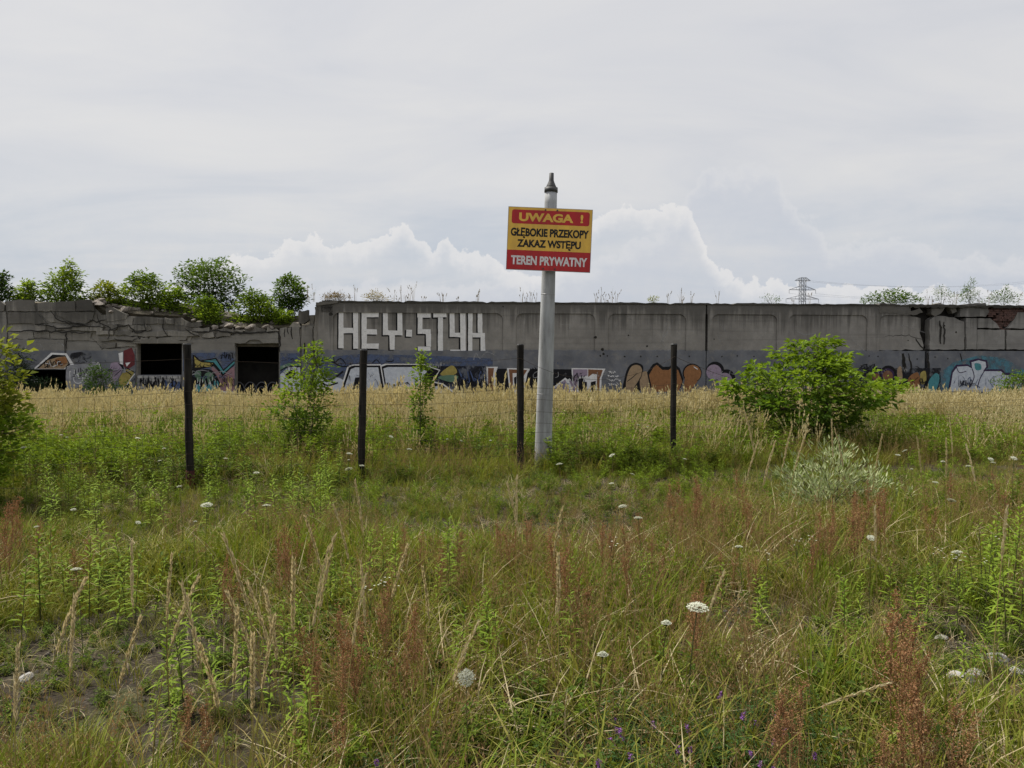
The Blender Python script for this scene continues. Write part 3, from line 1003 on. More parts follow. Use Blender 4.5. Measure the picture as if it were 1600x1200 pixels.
# grey arcs on a wall inside the doorway
MB().box(loc(345, 560)[0], loc(462, 560)[0], SET + 2.0, SET + 2.2, -0.1, 1.25).build('inner_wall', M['room_shade'], ruin)
mu = Mural('arc_graffiti', ruin, SET + 2.0)
for cx in (373, 391, 409, 426):
    mu.circle('black', cx, 610, 10, 14)
    mu.circle('greywhite', cx, 610, 9, 13, 1.6)
    mu.circle('greywhite', cx, 612, 5, 8, 1.2)
# earth and debris lying on the roof: an uneven mound
mb = MB()
nxr, nyr = 60, 18
vs = []
for j in range(nyr):
    for i in range(nxr):
        x = xa + (xb - xa) * i / (nxr - 1)
        y = SET + 0.22 + 7.5 * (j / (nyr - 1)) ** 1.3
        pxx = -260 + 751 * i / (nxr - 1)
        edge = loc(pxx, prof_y(pxx) + 3, SET)[1]
        rise = 0.62 * min(1, (y - SET) / 1.8) if x > xm else 0.10 * min(1, (y - SET))
        vs.append((x, y, edge + rise + 0.10 * noise.noise(Vector((x * 0.9, y * 0.9, 1))) * min(1, j)))
fs = [(j * nxr + i, j * nxr + i + 1, (j + 1) * nxr + i + 1, (j + 1) * nxr + i) for j in range(nyr - 1) for i in range(nxr - 1)]
ns_ = len(vs)
vs += [(x, y, z - 0.8) for x, y, z in vs[:nxr]]
fs += [(i, i + 1, ns_ + i + 1, ns_ + i) for i in range(nxr - 1)]
mb.add(vs, fs).build('roof', M['soil_roof'], ruin, True)


def roof_z(x, y):
    pxx = -260 + 751 * (x - xa) / (xb - xa)
    edge = loc(pxx, prof_y(pxx) + 3, SET)[1]
    rise = 0.62 * min(1, (y - SET) / 1.8) if x > xm else 0.10 * min(1, (y - SET))
    return edge + rise


# graffiti on the ruin
mu = Mural('tan_and_white_graffiti', ruin, SET)
mu.stroke('mist_white', [(38, 548), (44, 536), (55, 534), (64, 540), (69, 548)], 1.0)
mu.stroke('mist_white', [(77, 548), (82, 539), (92, 535), (100, 541)], 1.0)
mu.fill('white', [(52, 576.5), (80, 551), (104, 552), (116, 570), (103, 574), (102, 576.5)])
mu.fill('black', [(56, 576), (82, 554), (102, 555), (110, 570), (101, 575)])
mu.fill('tan', [(60, 576), (74, 563), (90, 558), (102, 557), (107, 568), (100, 576)])
mu.fill('orange', [(86, 562), (102, 558), (104, 568), (92, 572)], True)
mu.scribble('black', 66, 562, 100, 575, 8, 1.3, 11)
mu.scribble('white', 70, 564, 100, 574, 5, 0.9, 12)
mu.fill('mist_black', [(112, 552), (140, 550), (140, 560), (114, 562)], True)
mu.fill('greywhite', [(105, 574), (125, 569), (150, 566), (154, 580), (142, 596), (120, 606), (105, 606)], True)
mu.circle('white', 122, 592, 7, 7, 1.2)
mu.scribble('black', 112, 573, 150, 590, 8, 1.2, 13)
mu.scribble('white', 106, 574, 156, 600, 9, 1.1, 14)
mu.stroke('white', [(150, 577), (153, 566), (157, 577), (150, 577)], 1.0)
mu = Mural('red_and_lilac_graffiti', ruin, SET)
mu.fill('lilac', [(172, 572), (178, 566), (188, 568), (190, 580), (184, 592), (174, 600)], True)
mu.fill('white', [(185, 552), (192, 550), (192, 576), (188, 572)])
mu.fill('red', [(193, 548), (206, 543), (210.5, 555), (210.5, 570), (200, 577), (193, 572)])
mu.fill('black', [(184, 567), (192, 570), (194, 579)])
mu.fill('white', [(196, 567), (204, 566), (198, 573)])
mu.fill('yellow', [(186, 592), (198, 577), (209, 582), (200, 598), (190, 604)], True)
mu.stroke('white', [(196, 608), (202, 595), (210.5, 584)], 1.3)
mu.stroke('black', [(198, 575), (210.5, 582)], 1.4, False)
mu.fill('mist_black', [(196, 604), (210.8, 590), (210.8, 616), (196, 616)])
mu = Mural('black_and_blue_tags', ruin, SET - 0.012)
mu.scribble('black', 214, 588, 282, 612, 15, 1.8, 15)
mu.scribble('blue', 258, 594, 282, 612, 6, 2.2, 16)
mu = Mural('colourful_graffiti', ruin, SET)
mu.fill('mist_blue', [(286, 552), (366, 550), (366, 575), (286, 580)])
mu.fill('pink', [(330, 572), (348, 584), (366.5, 572), (366.5, 611), (338, 611)])
mu.fill('black', [(301, 554), (306, 556), (313, 563), (338, 559), (349, 577), (366.5, 562), (366.5, 570), (348, 588), (334, 572), (300, 580)])
mu.fill('yellow', [(303.5, 557), (309, 563), (315, 566), (333, 567.5), (329, 573), (305, 574)])
mu.fill('teal', [(318, 564), (337, 561.5), (349, 580), (366.5, 564), (366.5, 567.5), (349, 584), (334, 566)])
mu.fill('black', [(301, 582), (314, 577), (330, 578), (340, 590), (344, 604), (334, 613), (300, 613)], True)
mu.fill('green', [(304, 583), (313, 580), (316, 590), (322, 583), (330, 582), (335, 592), (322, 600), (308, 594)], True)
mu.fill('teal', [(306, 600), (322, 602), (338, 594), (341, 604), (328, 611), (304, 611)], True)
mu.scribble('black', 302, 566, 332, 574, 6, 1.0, 17)
mu.scribble('white', 306, 586, 340, 610, 7, 0.9, 18)
mu.scribble('black', 306, 584, 342, 611, 8, 1.5, 19)
mu.scribble('black', 344, 550, 366, 562, 8, 1.0, 20)
mu.scribble('black', 342, 588, 366, 608, 6, 1.0, 21)
mu.scribble('yellow', 344, 586, 362, 606, 4, 1.2, 22)
mu.fill('white', [(344, 611), (366.5, 612), (366.5, 618), (356, 616)])
mu = Mural('faded_tags', ruin, SET - 0.09)
r_t = random.Random(78)
for x0, x1 in ((14, 60), (106, 165), (150, 205), (290, 360), (440, 466), (16, 30)):
    for k in range(3):
        y0 = r_t.uniform(553, 590)
        mu.scribble(r_t.choice(('mist_black', 'mist_white', 'mist_blue', 'black', 'greywhite')), x0, y0, x1, y0 + r_t.uniform(6, 12), r_t.randint(4, 8), r_t.uniform(0.7, 1.3), 500 + k + x0)
mu = Mural('blue_green_graffiti', ruin, SET)
mu.fill('mist_blue', [(438, 552), (469, 552), (469, 612), (438, 612)])
mu.fill('silver', [(438, 585), (450, 574), (469, 572), (469, 620), (438, 620)])
mu.fill('green', [(438, 572), (452, 567), (469, 568), (469, 573), (452, 572), (438, 578)])
mu.stroke('black', [(438, 579), (452, 572.5), (469, 573)], 1.6)
mu.fill('black', [(446, 586), (456, 578), (462, 584), (452, 592)], True)
mu.scribble('blue', 440, 556, 466, 566, 5, 1.0, 23)


def chunk_mesh(name, seed, mat, n=2):
    bm = bmesh.new()
    bmesh.ops.create_icosphere(bm, subdivisions=n, radius=1.0)
    r = random.Random(seed)
    cuts = [(Vector((r.gauss(0, 1), r.gauss(0, 1), r.gauss(0, 1))).normalized(), r.uniform(0.45, 0.8)) for _ in range(7)]
    for v in bm.verts:
        for nrm, d in cuts:
            e = v.co.dot(nrm) - d
            if e > 0:
                v.co -= nrm * e
        v.co *= 1 + 0.06 * noise.noise(v.co * 3 + Vector((seed, 0, 0)))
    me = bpy.data.meshes.new(name)
    bm.to_mesh(me)
    bm.free()
    me.materials.append(mat)
    return me


chunks = [chunk_mesh('concrete_chunk', s, M['rubble'], 1 if s % 2 else 2) for s in range(6)]
for i in range(64):
    pxx = rnd.choice((rnd.uniform(296, 480), rnd.uniform(300, 480), rnd.uniform(165, 300), rnd.uniform(150, 165)))
    yy = SET + rnd.uniform(0.0, 1.1)
    x = loc(pxx, 500, yy)[0]
    s = rnd.uniform(0.07, 0.22) * (1.2 if rnd.random() < 0.2 else 1)
    z = roof_z(x, yy) + s * 0.25
    o = bpy.data.objects.new('concrete_chunk', chunks[i % 6])
    o.location = wall_world(x, yy, z)
    o.scale = (s * rnd.uniform(0.9, 1.7), s, s * rnd.uniform(0.5, 0.8))
    o.rotation_euler = (rnd.uniform(-0.3, 0.3), rnd.uniform(-0.3, 0.3), rnd.uniform(0, 6.3))
    link(o)
    tag(o, 'small broken chunk of concrete lying along the crumbled roof edge of the ruin', 'rubble', 'chunks along the crumbled roof edge')

# ------------------------------------------------------------------ warning sign on its pole
M['pole'] = plain('pole_concrete', (0.42, 0.43, 0.44), (0.19, 0.19, 0.19), 0.85, 5.0, stretch=(1.5, 1.5, 0.3), bstr=0.3)
M['pole_dark'] = plain('pole_cap_metal', (0.10, 0.10, 0.10), (0.05, 0.05, 0.05), 0.6, 14.0, metal=0.3)
M['sign_yellow'] = plain('sign_yellow', (0.88, 0.54, 0.09), (0.66, 0.40, 0.085), 0.55, 3.5, bstr=0.0, stretch=(2, 1, 0.5))
M['sign_red'] = plain('sign_red', (0.53, 0.03, 0.033), (0.38, 0.03, 0.033), 0.55, 3.5, bstr=0.0, stretch=(2, 1, 0.5))
M['sign_black'] = plain('sign_black', (0.012, 0.012, 0.012), (0.010, 0.010, 0.010), 0.5, 3.0, bstr=0.0)
M['sign_white'] = plain('sign_white', (0.74, 0.70, 0.70), (0.70, 0.66, 0.66), 0.5, 3.0, bstr=0.0)
M['sign_back'] = plain('galvanised_sheet', (0.35, 0.35, 0.36), (0.28, 0.28, 0.29), 0.5, 20.0, metal=0.6)
SY = 11.2
base = at(848, 722, SY)
base.z = gz(base.x, base.y)
topp = at(861, 299, SY)
sign = empty('warning_sign', base)
tag(sign, 'red and yellow UWAGA warning sign on a tall grey pole', 'sign')
axis_v = (topp - base)
H = axis_v.length
mb = MB()
n = 24
mb.tube([Vector((0, 0, -0.3)) if i == 0 else axis_v * (i / n) for i in range(n + 1)], [0.122 - 0.038 * i / n for i in range(n + 1)], 28)
pole = mb.build('pole', M['pole'], sign, True)
u = axis_v.normalized()
MB().tube([axis_v - u * 0.015, axis_v + u * 0.05], [0.094, 0.092], 28).build('collar', M['pole_dark'], pole, True)
MB().tube([axis_v + u * 0.05, axis_v + u * 0.07, axis_v + u * 0.12, axis_v + u * 0.15, axis_v + u * 0.25, axis_v + u * 0.252], [0.075, 0.068, 0.045, 0.034, 0.031, 0.028], 20).build('spigot', M['pole_dark'], pole, True)
# faint ring clamps on the pole
for hh in (0.63, 0.27):
    MB().tube([axis_v * hh, axis_v * hh + u * 0.007], [0.1235 - 0.038 * hh, 0.1235 - 0.038 * hh], 28).build('band', M['sign_back'], pole, True)
# board: its own plane, tilted clockwise, standing in front of the pole
SB = SY - 0.16
tl, tr_, br_, bl_ = at(794, 322, SB), at(926, 328, SB), at(922.5, 426, SB), at(791, 421, SB)
ex = ((tr_ - tl) + (br_ - bl_)) / 2
ez = ((tl - bl_) + (tr_ - br_)) / 2
BW, BH = ex.length, ez.length
ex.normalize()
ez = (ez - ex * ez.dot(ex)).normalized()
ey = ez.cross(ex)
board_c = (tl + tr_ + br_ + bl_) / 4
BM = Matrix(((ex.x, ey.x, ez.x, board_c.x - base.x), (ex.y, ey.y, ez.y, board_c.y - base.y), (ex.z, ey.z, ez.z, board_c.z - base.z), (0, 0, 0, 1)))
mb = MB().box(-BW / 2, BW / 2, 0.0, 0.018, -BH / 2, BH / 2)
board = mb.build('board', M['sign_back'], sign)
board.matrix_local = BM


def rounded(x0, x1, z0, z1, r, k=6):
    out = []
    for cx, cz, a0 in ((x1 - r, z0 + r, -90), (x1 - r, z1 - r, 0), (x0 + r, z1 - r, 90), (x0 + r, z0 + r, 180)):
        for i in range(k + 1):
            a = R(a0 + 90 * i / k)
            out.append((cx + r * math.cos(a), cz + r * math.sin(a)))
    return out


def bz_(f):
    return BH / 2 - f * BH


def bx_(f):
    return -BW / 2 + f * BW


e_ = 0.006
MB().sheet(rect(-BW / 2 + e_, BW / 2 - e_, bz_(0.685), BH / 2 - e_), -0.003).build('yellow_field', M['sign_yellow'], board)
MB().sheet(rect(-BW / 2 + e_, BW / 2 - e_, -BH / 2 + e_, bz_(0.685)), -0.003).build('footer_panel', M['sign_red'], board)
MB().sheet(rounded(bx_(0.045), bx_(0.965), bz_(0.265), bz_(0.045), 0.03), -0.0042).build('header_panel', M['sign_red'], board)


def text_line(body, fx0, fx1, fz0, fz1, mat, bold, y=-0.0055, name='lettering'):
    """one line of lettering fitted to the box (fractions of the board, capital height between fz0 and fz1)"""
    cu = bpy.data.curves.new('lettering', 'FONT')
    cu.body = body
    cu.offset = bold
    cu.resolution_u = 6
    ob = bpy.data.objects.new('lettering', cu)
    C.objects.link(ob)
    dg = bpy.context.evaluated_depsgraph_get()
    me = bpy.data.meshes.new_from_object(ob.evaluated_get(dg))
    bpy.data.objects.remove(ob)
    co = np.zeros(len(me.vertices) * 3)
    me.vertices.foreach_get('co', co)
    co = co.reshape(-1, 3)
    cap0, cap1 = -bold, 0.722 + bold
    x0, x1 = co[:, 0].min(), co[:, 0].max()
    nx_ = bx_(fx0) + (co[:, 0] - x0) / (x1 - x0) * (bx_(fx1) - bx_(fx0))
    nz_ = bz_(fz1) + (co[:, 1] - cap0) / (cap1 - cap0) * (bz_(fz0) - bz_(fz1))
    out = np.stack([nx_, np.full(len(co), y), nz_], 1)
    me.vertices.foreach_set('co', out.ravel())
    me.materials.clear()
    me.materials.append(mat)
    me.update()
    return link(bpy.data.objects.new(name, me), board)


text_line('UWAGA', 0.130, 0.775, 0.085, 0.225, M['sign_yellow'], 0.045)
text_line('!', 0.857, 0.890, 0.085, 0.220, M['sign_yellow'], 0.035)
text_line('GŁĘBOKIE PRZEKOPY', 0.040, 0.965, 0.328, 0.462, M['sign_black'], 0.04)
text_line('ZAKAZ WSTĘPU', 0.120, 0.875, 0.508, 0.634, M['sign_black'], 0.04)
text_line('TEREN PRYWATNY', 0.055, 0.960, 0.765, 0.915, M['sign_white'], 0.04)
for fx, fz in ((0.44, 0.035), (0.58, 0.035), (0.44, 0.965), (0.58, 0.965)):
    cx, cz = bx_(fx), bz_(fz)
    MB().prism([(cx + 0.011 * math.cos(a), cz + 0.011 * math.sin(a)) for a in np.linspace(0, 6.283, 9)[:-1]], -0.012, -0.002).build('bolt', M['pole_dark'], board)
# bolts and the clamps that hold the board to the pole
for f in (0.16, 0.84):
    MB().box(-0.13, 0.13, 0.0185, 0.05, bz_(f) - 0.02, bz_(f) + 0.02).build('bracket', M['sign_back'], board)

# ------------------------------------------------------------------ fence
M['post'] = plain('tarred_post_wood', (0.036, 0.032, 0.028), (0.008, 0.0075, 0.007), 0.8, 22.0, stretch=(1, 1, 0.12), bstr=0.6, spec=0.08)
M['post_red'] = plain('rusty_red_post_foot', (0.11, 0.028, 0.024), (0.05, 0.015, 0.014), 0.85, 12.0)
M['wire'] = plain('rusty_wire', (0.075, 0.05, 0.035), (0.05, 0.04, 0.03), 0.7, 30.0, metal=0.3)
fence = empty('wire_fence', (0, 0, 0))
tag(fence, 'rusty wire mesh fence on dark tarred posts crossing the meadow', 'fence')
# (top px, top py, foot px, distance)
posts = [(-30, 545, -30, 8.6), (292.5, 538, 297, 9.35), (568, 547, 563.5, 10.05), (813, 539, 813, 10.65), (1053, 538, 1052, 11.05), (1292, 600, 1288, 14.2), (1640, 588, 1640, 14.6)]
tops, feet = [], []
for i, (tx, ty, fx, D) in enumerate(posts):
    tp = at(tx, ty, D)
    ft = at(fx, 700, D)
    ft.z = gz(ft.x, ft.y)
    tops.append(tp)
    feet.append(ft)
    a = (tp - ft)
    mb = MB()
    r0 = 0.047 if i != 4 else 0.042
    pts = [ft - Vector((0, 0, 0.3))] + [ft + a * (k / 9) + Vector((rnd.uniform(-1, 1), rnd.uniform(-1, 1), 0)) * 0.004 for k in range(10)]
    mb.tube(pts, [r0 * 1.02] + [r0 * rnd.uniform(0.94, 1.05) for _ in range(10)], 9)
    po = mb.build('fence_post', M['post'], fence)
    if 1 <= i <= 4:
        un = a.normalized()
        MB().tube([tp - un * 0.004, tp + un * 0.012], [r0 * 1.05, r0 * 0.9], 9).build('post_cap', M['pole_dark'], po)
    if i == 1:
        MB().tube([ft + a * 0.0, ft + a * 0.05, ft + a * 0.10, ft + a * 0.13], [r0 * 1.14, r0 * 1.12, r0 * 1.1, r0 * 1.06], 9).build('post_foot', M['post_red'], po)


def fence_pt(i, s, h, sag=0.0, r=None):
    """point on the fence between posts i and i+1, s in 0..1, at height fraction h of the posts"""
    a = feet[i].lerp(tops[i], h)
    b = feet[i + 1].lerp(tops[i + 1], h)
    p = a.lerp(b, s)
    p.z -= sag * 4 * s * (1 - s)
    p.y -= 0.055
    if r is not None:
        p += Vector((0, r.uniform(-0.006, 0.006), r.uniform(-0.004, 0.004)))
    return p


levels = [0.09, 0.17, 0.25, 0.33, 0.41, 0.50, 0.59, 0.68, 0.90]
for li, h in enumerate(levels):
    mb = MB()
    r = random.Random(li)
    pts = []
    for i in range(len(posts) - 1):
        sg = r.uniform(0.02, 0.06) if h < 0.8 else (0.02, 0.02, 0.03, 0.30, 0.16, 0.1)[i]
        K = 14
        for k in range(K):
            pts.append(fence_pt(i, k / K, h, sg, r))
    pts.append(fence_pt(len(posts) - 2, 1.0, h))
    mb.tube(pts, 0.0024 if h < 0.8 else 0.0028, 4)
    mb.build('wire', M['wire'], fence)
mb = MB()
r = random.Random(3)
for i in range(len(posts) - 1):
    K = int((feet[i + 1] - feet[i]).length / 0.15)
    for k in range(1, K):
        s = k / K
        mb.tube([fence_pt(i, s, h, 0.04) for h in (0.05, 0.2, 0.41, 0.68)], 0.0017, 3, cap=False)
tag(mb.build('wire_stay', M['wire'], fence), kind='stuff')

# ------------------------------------------------------------------ power line
M['steel'] = plain('galvanised_steel', (0.34, 0.36, 0.39), (0.28, 0.30, 0.33), 0.7, 0.2, metal=0.0)


def pylon(name, px, D, label):
    o = at(px, 553, D)
    e = empty(name, (o.x, o.y, 0), R(8))
    tag(e, label, 'pylon', 'power line pylons')
    s = D / F                                   # metres per photograph pixel at that distance

    def zz(py):
        return CAMZ + (HORIZON - py) * s
    mb = MB()
    hw = 3.7 * s
    top = zz(434.5)

    def bar(a, b, r_=0.16):
        mb.tube([a, b], r_, 4)
    levels_ = [0, 9, 17, 24] + [zz(y) for y in (472, 467, 460, 453, 447, 439, 434.5)]
    wid = [hw * 2.5, hw * 2.0, hw * 1.55, hw * 1.2] + [hw] * 7
    for a in range(len(levels_) - 1):
        z0, z1, w0, w1 = levels_[a], levels_[a + 1], wid[a], wid[a + 1]
        cs0 = [Vector((sx_ * w0, sy_ * w0, z0)) for sx_, sy_ in ((-1, -1), (1, -1), (1, 1), (-1, 1))]
        cs1 = [Vector((sx_ * w1, sy_ * w1, z1)) for sx_, sy_ in ((-1, -1), (1, -1), (1, 1), (-1, 1))]
        for k in range(4):
            bar(cs0[k], cs1[k], 0.19)
            bar(cs0[k], cs1[(k + 1) % 4], 0.11)
            bar(cs0[(k + 1) % 4], cs1[k], 0.11)
            bar(cs1[k], cs1[(k + 1) % 4], 0.13)
    mb.build('lattice_tower', M['steel'], e)
    tips = []
    for y_arm, y_up, half in ((439, 434.5, 13.0), (453.3, 447.5, 22.0), (467.5, 462, 27.0)):
        mb = MB()
        for sd in (-1, 1):
            tip = Vector((sd * half * s, 0, zz(y_arm)))
            tips.append(tip)
            for sy_ in (-1, 1):
                mb.tube([Vector((sd * hw, sy_ * hw, zz(y_arm))), tip], 0.18, 4)
                mb.tube([Vector((sd * hw, sy_ * hw, zz(y_up))), tip], 0.16, 4)
            for q in (0.33, 0.66):
                a = Vector((sd * hw, 0, zz(y_arm))).lerp(tip, q)
                b = Vector((sd * hw, 0, zz(y_up))).lerp(tip, q)
                mb.tube([a, b], 0.1, 4)
        mb.build('cross_arm', M['steel'], e)
    for t_ in tips[2:]:
        MB().tube([t_, t_ - Vector((0, 0, 2.4))], 0.16, 5).build('insulator', M['steel'], e)
    return e, tips


PY1 = pylon('power_pylon', 1252.5, 520.0, 'grey lattice power pylon rising behind the concrete wall')
PY2 = pylon('power_pylon', 1625, 620.0, 'second lattice pylon just at the picture edge, only an arm tip showing')
bpy.context.view_layer.update()
for i, t_ in enumerate(PY1[1]):
    a = PY1[0].matrix_world @ (t_ - Vector((0, 0, 2.4 if i > 1 else 0)))
    b = PY2[0].matrix_world @ (PY2[1][i] - Vector((0, 0, 2.4 if i > 1 else 0)))
    pts = [a.lerp(b, k / 30) - Vector((0, 0, 4.5 * 4 * (k / 30) * (1 - k / 30))) for k in range(31)]
    nm = ('upper', 'upper', 'middle', 'middle', 'lower', 'lower')[i]
    o = MB().tube(pts, 0.05, 4).build('power_cable', M['steel'])
    tag(o, 'thin sagging cable from the %s arm of the power pylon' % nm, 'cable', 'power cables on the %s arm' % nm)

# ------------------------------------------------------------------ plants: builders
def unit(a):
    return a / np.maximum(np.linalg.norm(a, axis=-1, keepdims=True), 1e-9)


def blades(r, n, h0, h1, rad, lean0, lean1, w0, w1, segs=4, power=1.9):
    """n grass blades: curved ribbons. returns verts, faces"""
    ph = r.uniform(0, 2 * np.pi, n)
    rr = rad * np.sqrt(r.uniform(0, 1, n))
    base_ = np.stack([rr * np.cos(ph), rr * np.sin(ph), np.full(n, -0.02)], 1)
    hd = ph + r.normal(0, 0.9, n)
    d = np.stack([np.cos(hd), np.sin(hd), np.zeros(n)], 1)
    sa = hd + np.pi / 2 + r.normal(0, 0.6, n)
    sd = np.stack([np.cos(sa), np.sin(sa), np.zeros(n)], 1)
    h = r.uniform(h0, h1, n)
    ln = r.uniform(lean0, lean1, n)
    wd = r.uniform(w0, w1, n)
    V, Fc = [], []
    for s in range(segs + 1):
        t = s / segs
        z = h * (t - 0.38 * np.minimum(ln, 1.3) * t ** 2.2)
        p = base_ + d * (ln * h * t ** power * 0.8)[:, None]
        p[:, 2] += z
        k = wd * (1 - t ** 2.2) * (0.75 + 0.25 * min(1, t * 4)) / 2 + 0.0003
        V += [p - sd * k[:, None], p + sd * k[:, None]]
    V = np.stack(V, 1)                                   # n, 2(segs+1), 3
    m_ = 2 * (segs + 1)
    base_i = np.arange(n)[:, None] * m_
    for s in range(segs):
        Fc.append(base_i + np.array([[2 * s, 2 * s + 1, 2 * s + 3, 2 * s + 2]]))
    return V.reshape(-1, 3), np.concatenate(Fc, 0)


def leaves(P, D, N, L, W, fold=0.18, droop=0.0, mid=0.42):
    """leaf diamonds folded along the midrib"""
    n = len(P)
    D = unit(D)
    S = unit(np.cross(D, N))
    U = unit(np.cross(S, D))
    L = np.broadcast_to(L, (n,))[:, None]
    W = np.broadcast_to(W, (n,))[:, None]
    dz = np.array([[0, 0, 1.0]])
    m_ = P + D * L * mid
    tip = P + D * L - dz * L * droop
    l_ = m_ + S * W / 2 + U * W * fold
    r_ = m_ - S * W / 2 + U * W * fold
    V = np.stack([P, r_, tip, l_], 1).reshape(-1, 3)
    b = np.arange(n)[:, None] * 4
    return V, np.concatenate([b + np.array([[0, 1, 2]]), b + np.array([[0, 2, 3]])], 0)


def leaves6(P, D, N, L, W, droop=0.3):
    """longer leaf with a curved back: base, two pairs, tip"""
    n = len(P)
    D = unit(D)
    S = unit(np.cross(D, N))
    L = np.broadcast_to(L, (n,))[:, None]
    W = np.broadcast_to(W, (n,))[:, None]
    dz = np.array([[0, 0, 1.0]])
    a = P + D * L * 0.30 - dz * L * droop * 0.08
    b_ = P + D * L * 0.66 - dz * L * droop * 0.42
    tip = P + D * L - dz * L * droop
    V = np.stack([P, a - S * W * 0.46, a + S * W * 0.46, b_ - S * W * 0.36, b_ + S * W * 0.36, tip], 1).reshape(-1, 3)
    b = np.arange(n)[:, None] * 6
    f = [b + np.array([[0, 1, 2]]), b + np.array([[3, 5, 4]])]
    tri = np.concatenate(f, 0).tolist()
    quad = (b + np.array([[1, 3, 4, 2]])).tolist()
    return V, tri + quad


def rand_dirs(r, n, zlo=-0.3, zhi=1.0):
    a = r.uniform(0, 2 * np.pi, n)
    z = r.uniform(zlo, zhi, n)
    k = np.sqrt(np.maximum(0, 1 - z * z))
    return np.stack([k * np.cos(a), k * np.sin(a), z], 1)


UPV = np.array([0, 0, 1.0])

# leaf and stem colours
M['grass'] = leaf_mat('meadow_grass_blade', [(0.075, 0.10, 0.015), (0.135, 0.155, 0.022), (0.20, 0.205, 0.038), (0.30, 0.265, 0.085)], 0.27)
M['grass_fresh'] = leaf_mat('fresh_grass_blade', [(0.095, 0.145, 0.016), (0.15, 0.20, 0.024), (0.22, 0.25, 0.04)], 0.27)
M['grass_brown'] = leaf_mat('brown_grass_stem', [(0.15, 0.125, 0.05), (0.22, 0.18, 0.075), (0.18, 0.13, 0.06), (0.29, 0.245, 0.115)], 0.3, tint=(1.1, 1.0, 0.8))
M['panicle_red'] = leaf_mat('reddish_panicle', [(0.22, 0.175, 0.075), (0.27, 0.20, 0.09), (0.24, 0.145, 0.075), (0.31, 0.25, 0.12)], 0.3, tint=(1.1, 0.9, 0.8))
M['straw'] = leaf_mat('straw', [(0.36, 0.30, 0.17), (0.48, 0.41, 0.26), (0.30, 0.24, 0.13)], 0.25, tint=(1.1, 1.0, 0.8))
M['stalk_head'] = leaf_mat('pale_seed_head', [(0.42, 0.36, 0.21), (0.52, 0.46, 0.30), (0.36, 0.30, 0.16)], 0.4, tint=(1.1, 1.0, 0.8))
M['gold'] = leaf_mat('golden_seed_head', [(0.40, 0.345, 0.18), (0.50, 0.44, 0.25), (0.60, 0.54, 0.34)], 0.3, tint=(1.1, 1.0, 0.75))
M['gold_stem'] = leaf_mat('golden_grass_stem', [(0.20, 0.19, 0.05), (0.30, 0.25, 0.09), (0.38, 0.31, 0.14)], 0.3, tint=(1.1, 1.0, 0.7))
M['weed'] = leaf_mat('weed_leaf', [(0.055, 0.10, 0.018), (0.10, 0.15, 0.022), (0.16, 0.20, 0.032)], 0.27)
M['goldenrod'] = leaf_mat('goldenrod_leaf', [(0.10, 0.165, 0.016), (0.155, 0.225, 0.022), (0.215, 0.285, 0.035)], 0.27)
M['stem'] = leaf_mat('green_stem', [(0.07, 0.085, 0.03), (0.105, 0.10, 0.045)], 0.1)
M['sorrel'] = leaf_mat('sorrel_seed', [(0.20, 0.10, 0.05), (0.26, 0.14, 0.07), (0.31, 0.19, 0.095)], 0.3, tint=(1.15, 0.85, 0.7))
M['umbel'] = leaf_mat('white_floret', [(0.50, 0.52, 0.42), (0.66, 0.67, 0.57)], 0.3, tint=(1, 1, 0.9))
M['vetch_flower'] = leaf_mat('violet_petal', [(0.20, 0.085, 0.27), (0.28, 0.13, 0.36)], 0.3, tint=(1, 0.9, 1.1))
M['vetch_leaf'] = leaf_mat('vetch_leaf', [(0.04, 0.085, 0.025), (0.06, 0.11, 0.03)], 0.3)
M['bark'] = plain('twig_bark', (0.085, 0.065, 0.045), (0.04, 0.032, 0.024), 0.9, 20.0)
M['silver_leaf'] = leaf_mat('silvery_leaf', [(0.13, 0.17, 0.065), (0.24, 0.29, 0.13), (0.42, 0.44, 0.26)], 0.3, tint=(1, 1.05, 0.8))
M['leaf_light'] = leaf_mat('light_green_leaf', [(0.095, 0.165, 0.016), (0.15, 0.225, 0.024), (0.21, 0.285, 0.035)], 0.4)
M['leaf_mid'] = leaf_mat('mid_green_leaf', [(0.055, 0.11, 0.016), (0.09, 0.155, 0.02), (0.135, 0.20, 0.03)], 0.35)
M['leaf_dark'] = leaf_mat('dark_green_leaf', [(0.028, 0.062, 0.014), (0.045, 0.088, 0.018), (0.07, 0.12, 0.024)], 0.3)
M['leaf_yellow'] = leaf_mat('yellow_green_leaf', [(0.13, 0.17, 0.02), (0.19, 0.22, 0.03), (0.23, 0.24, 0.04)], 0.4)
M['needle'] = leaf_mat('conifer_needle', [(0.012, 0.028, 0.012), (0.02, 0.04, 0.016)], 0.1)
M['stone'] = plain('meadow_stone', (0.42, 0.41, 0.39), (0.22, 0.21, 0.20), 0.9, 9.0, bstr=0.4)
M['gravel'] = plain('gravel_stone', (0.09, 0.08, 0.066), (0.03, 0.026, 0.021), 0.9, 14.0)

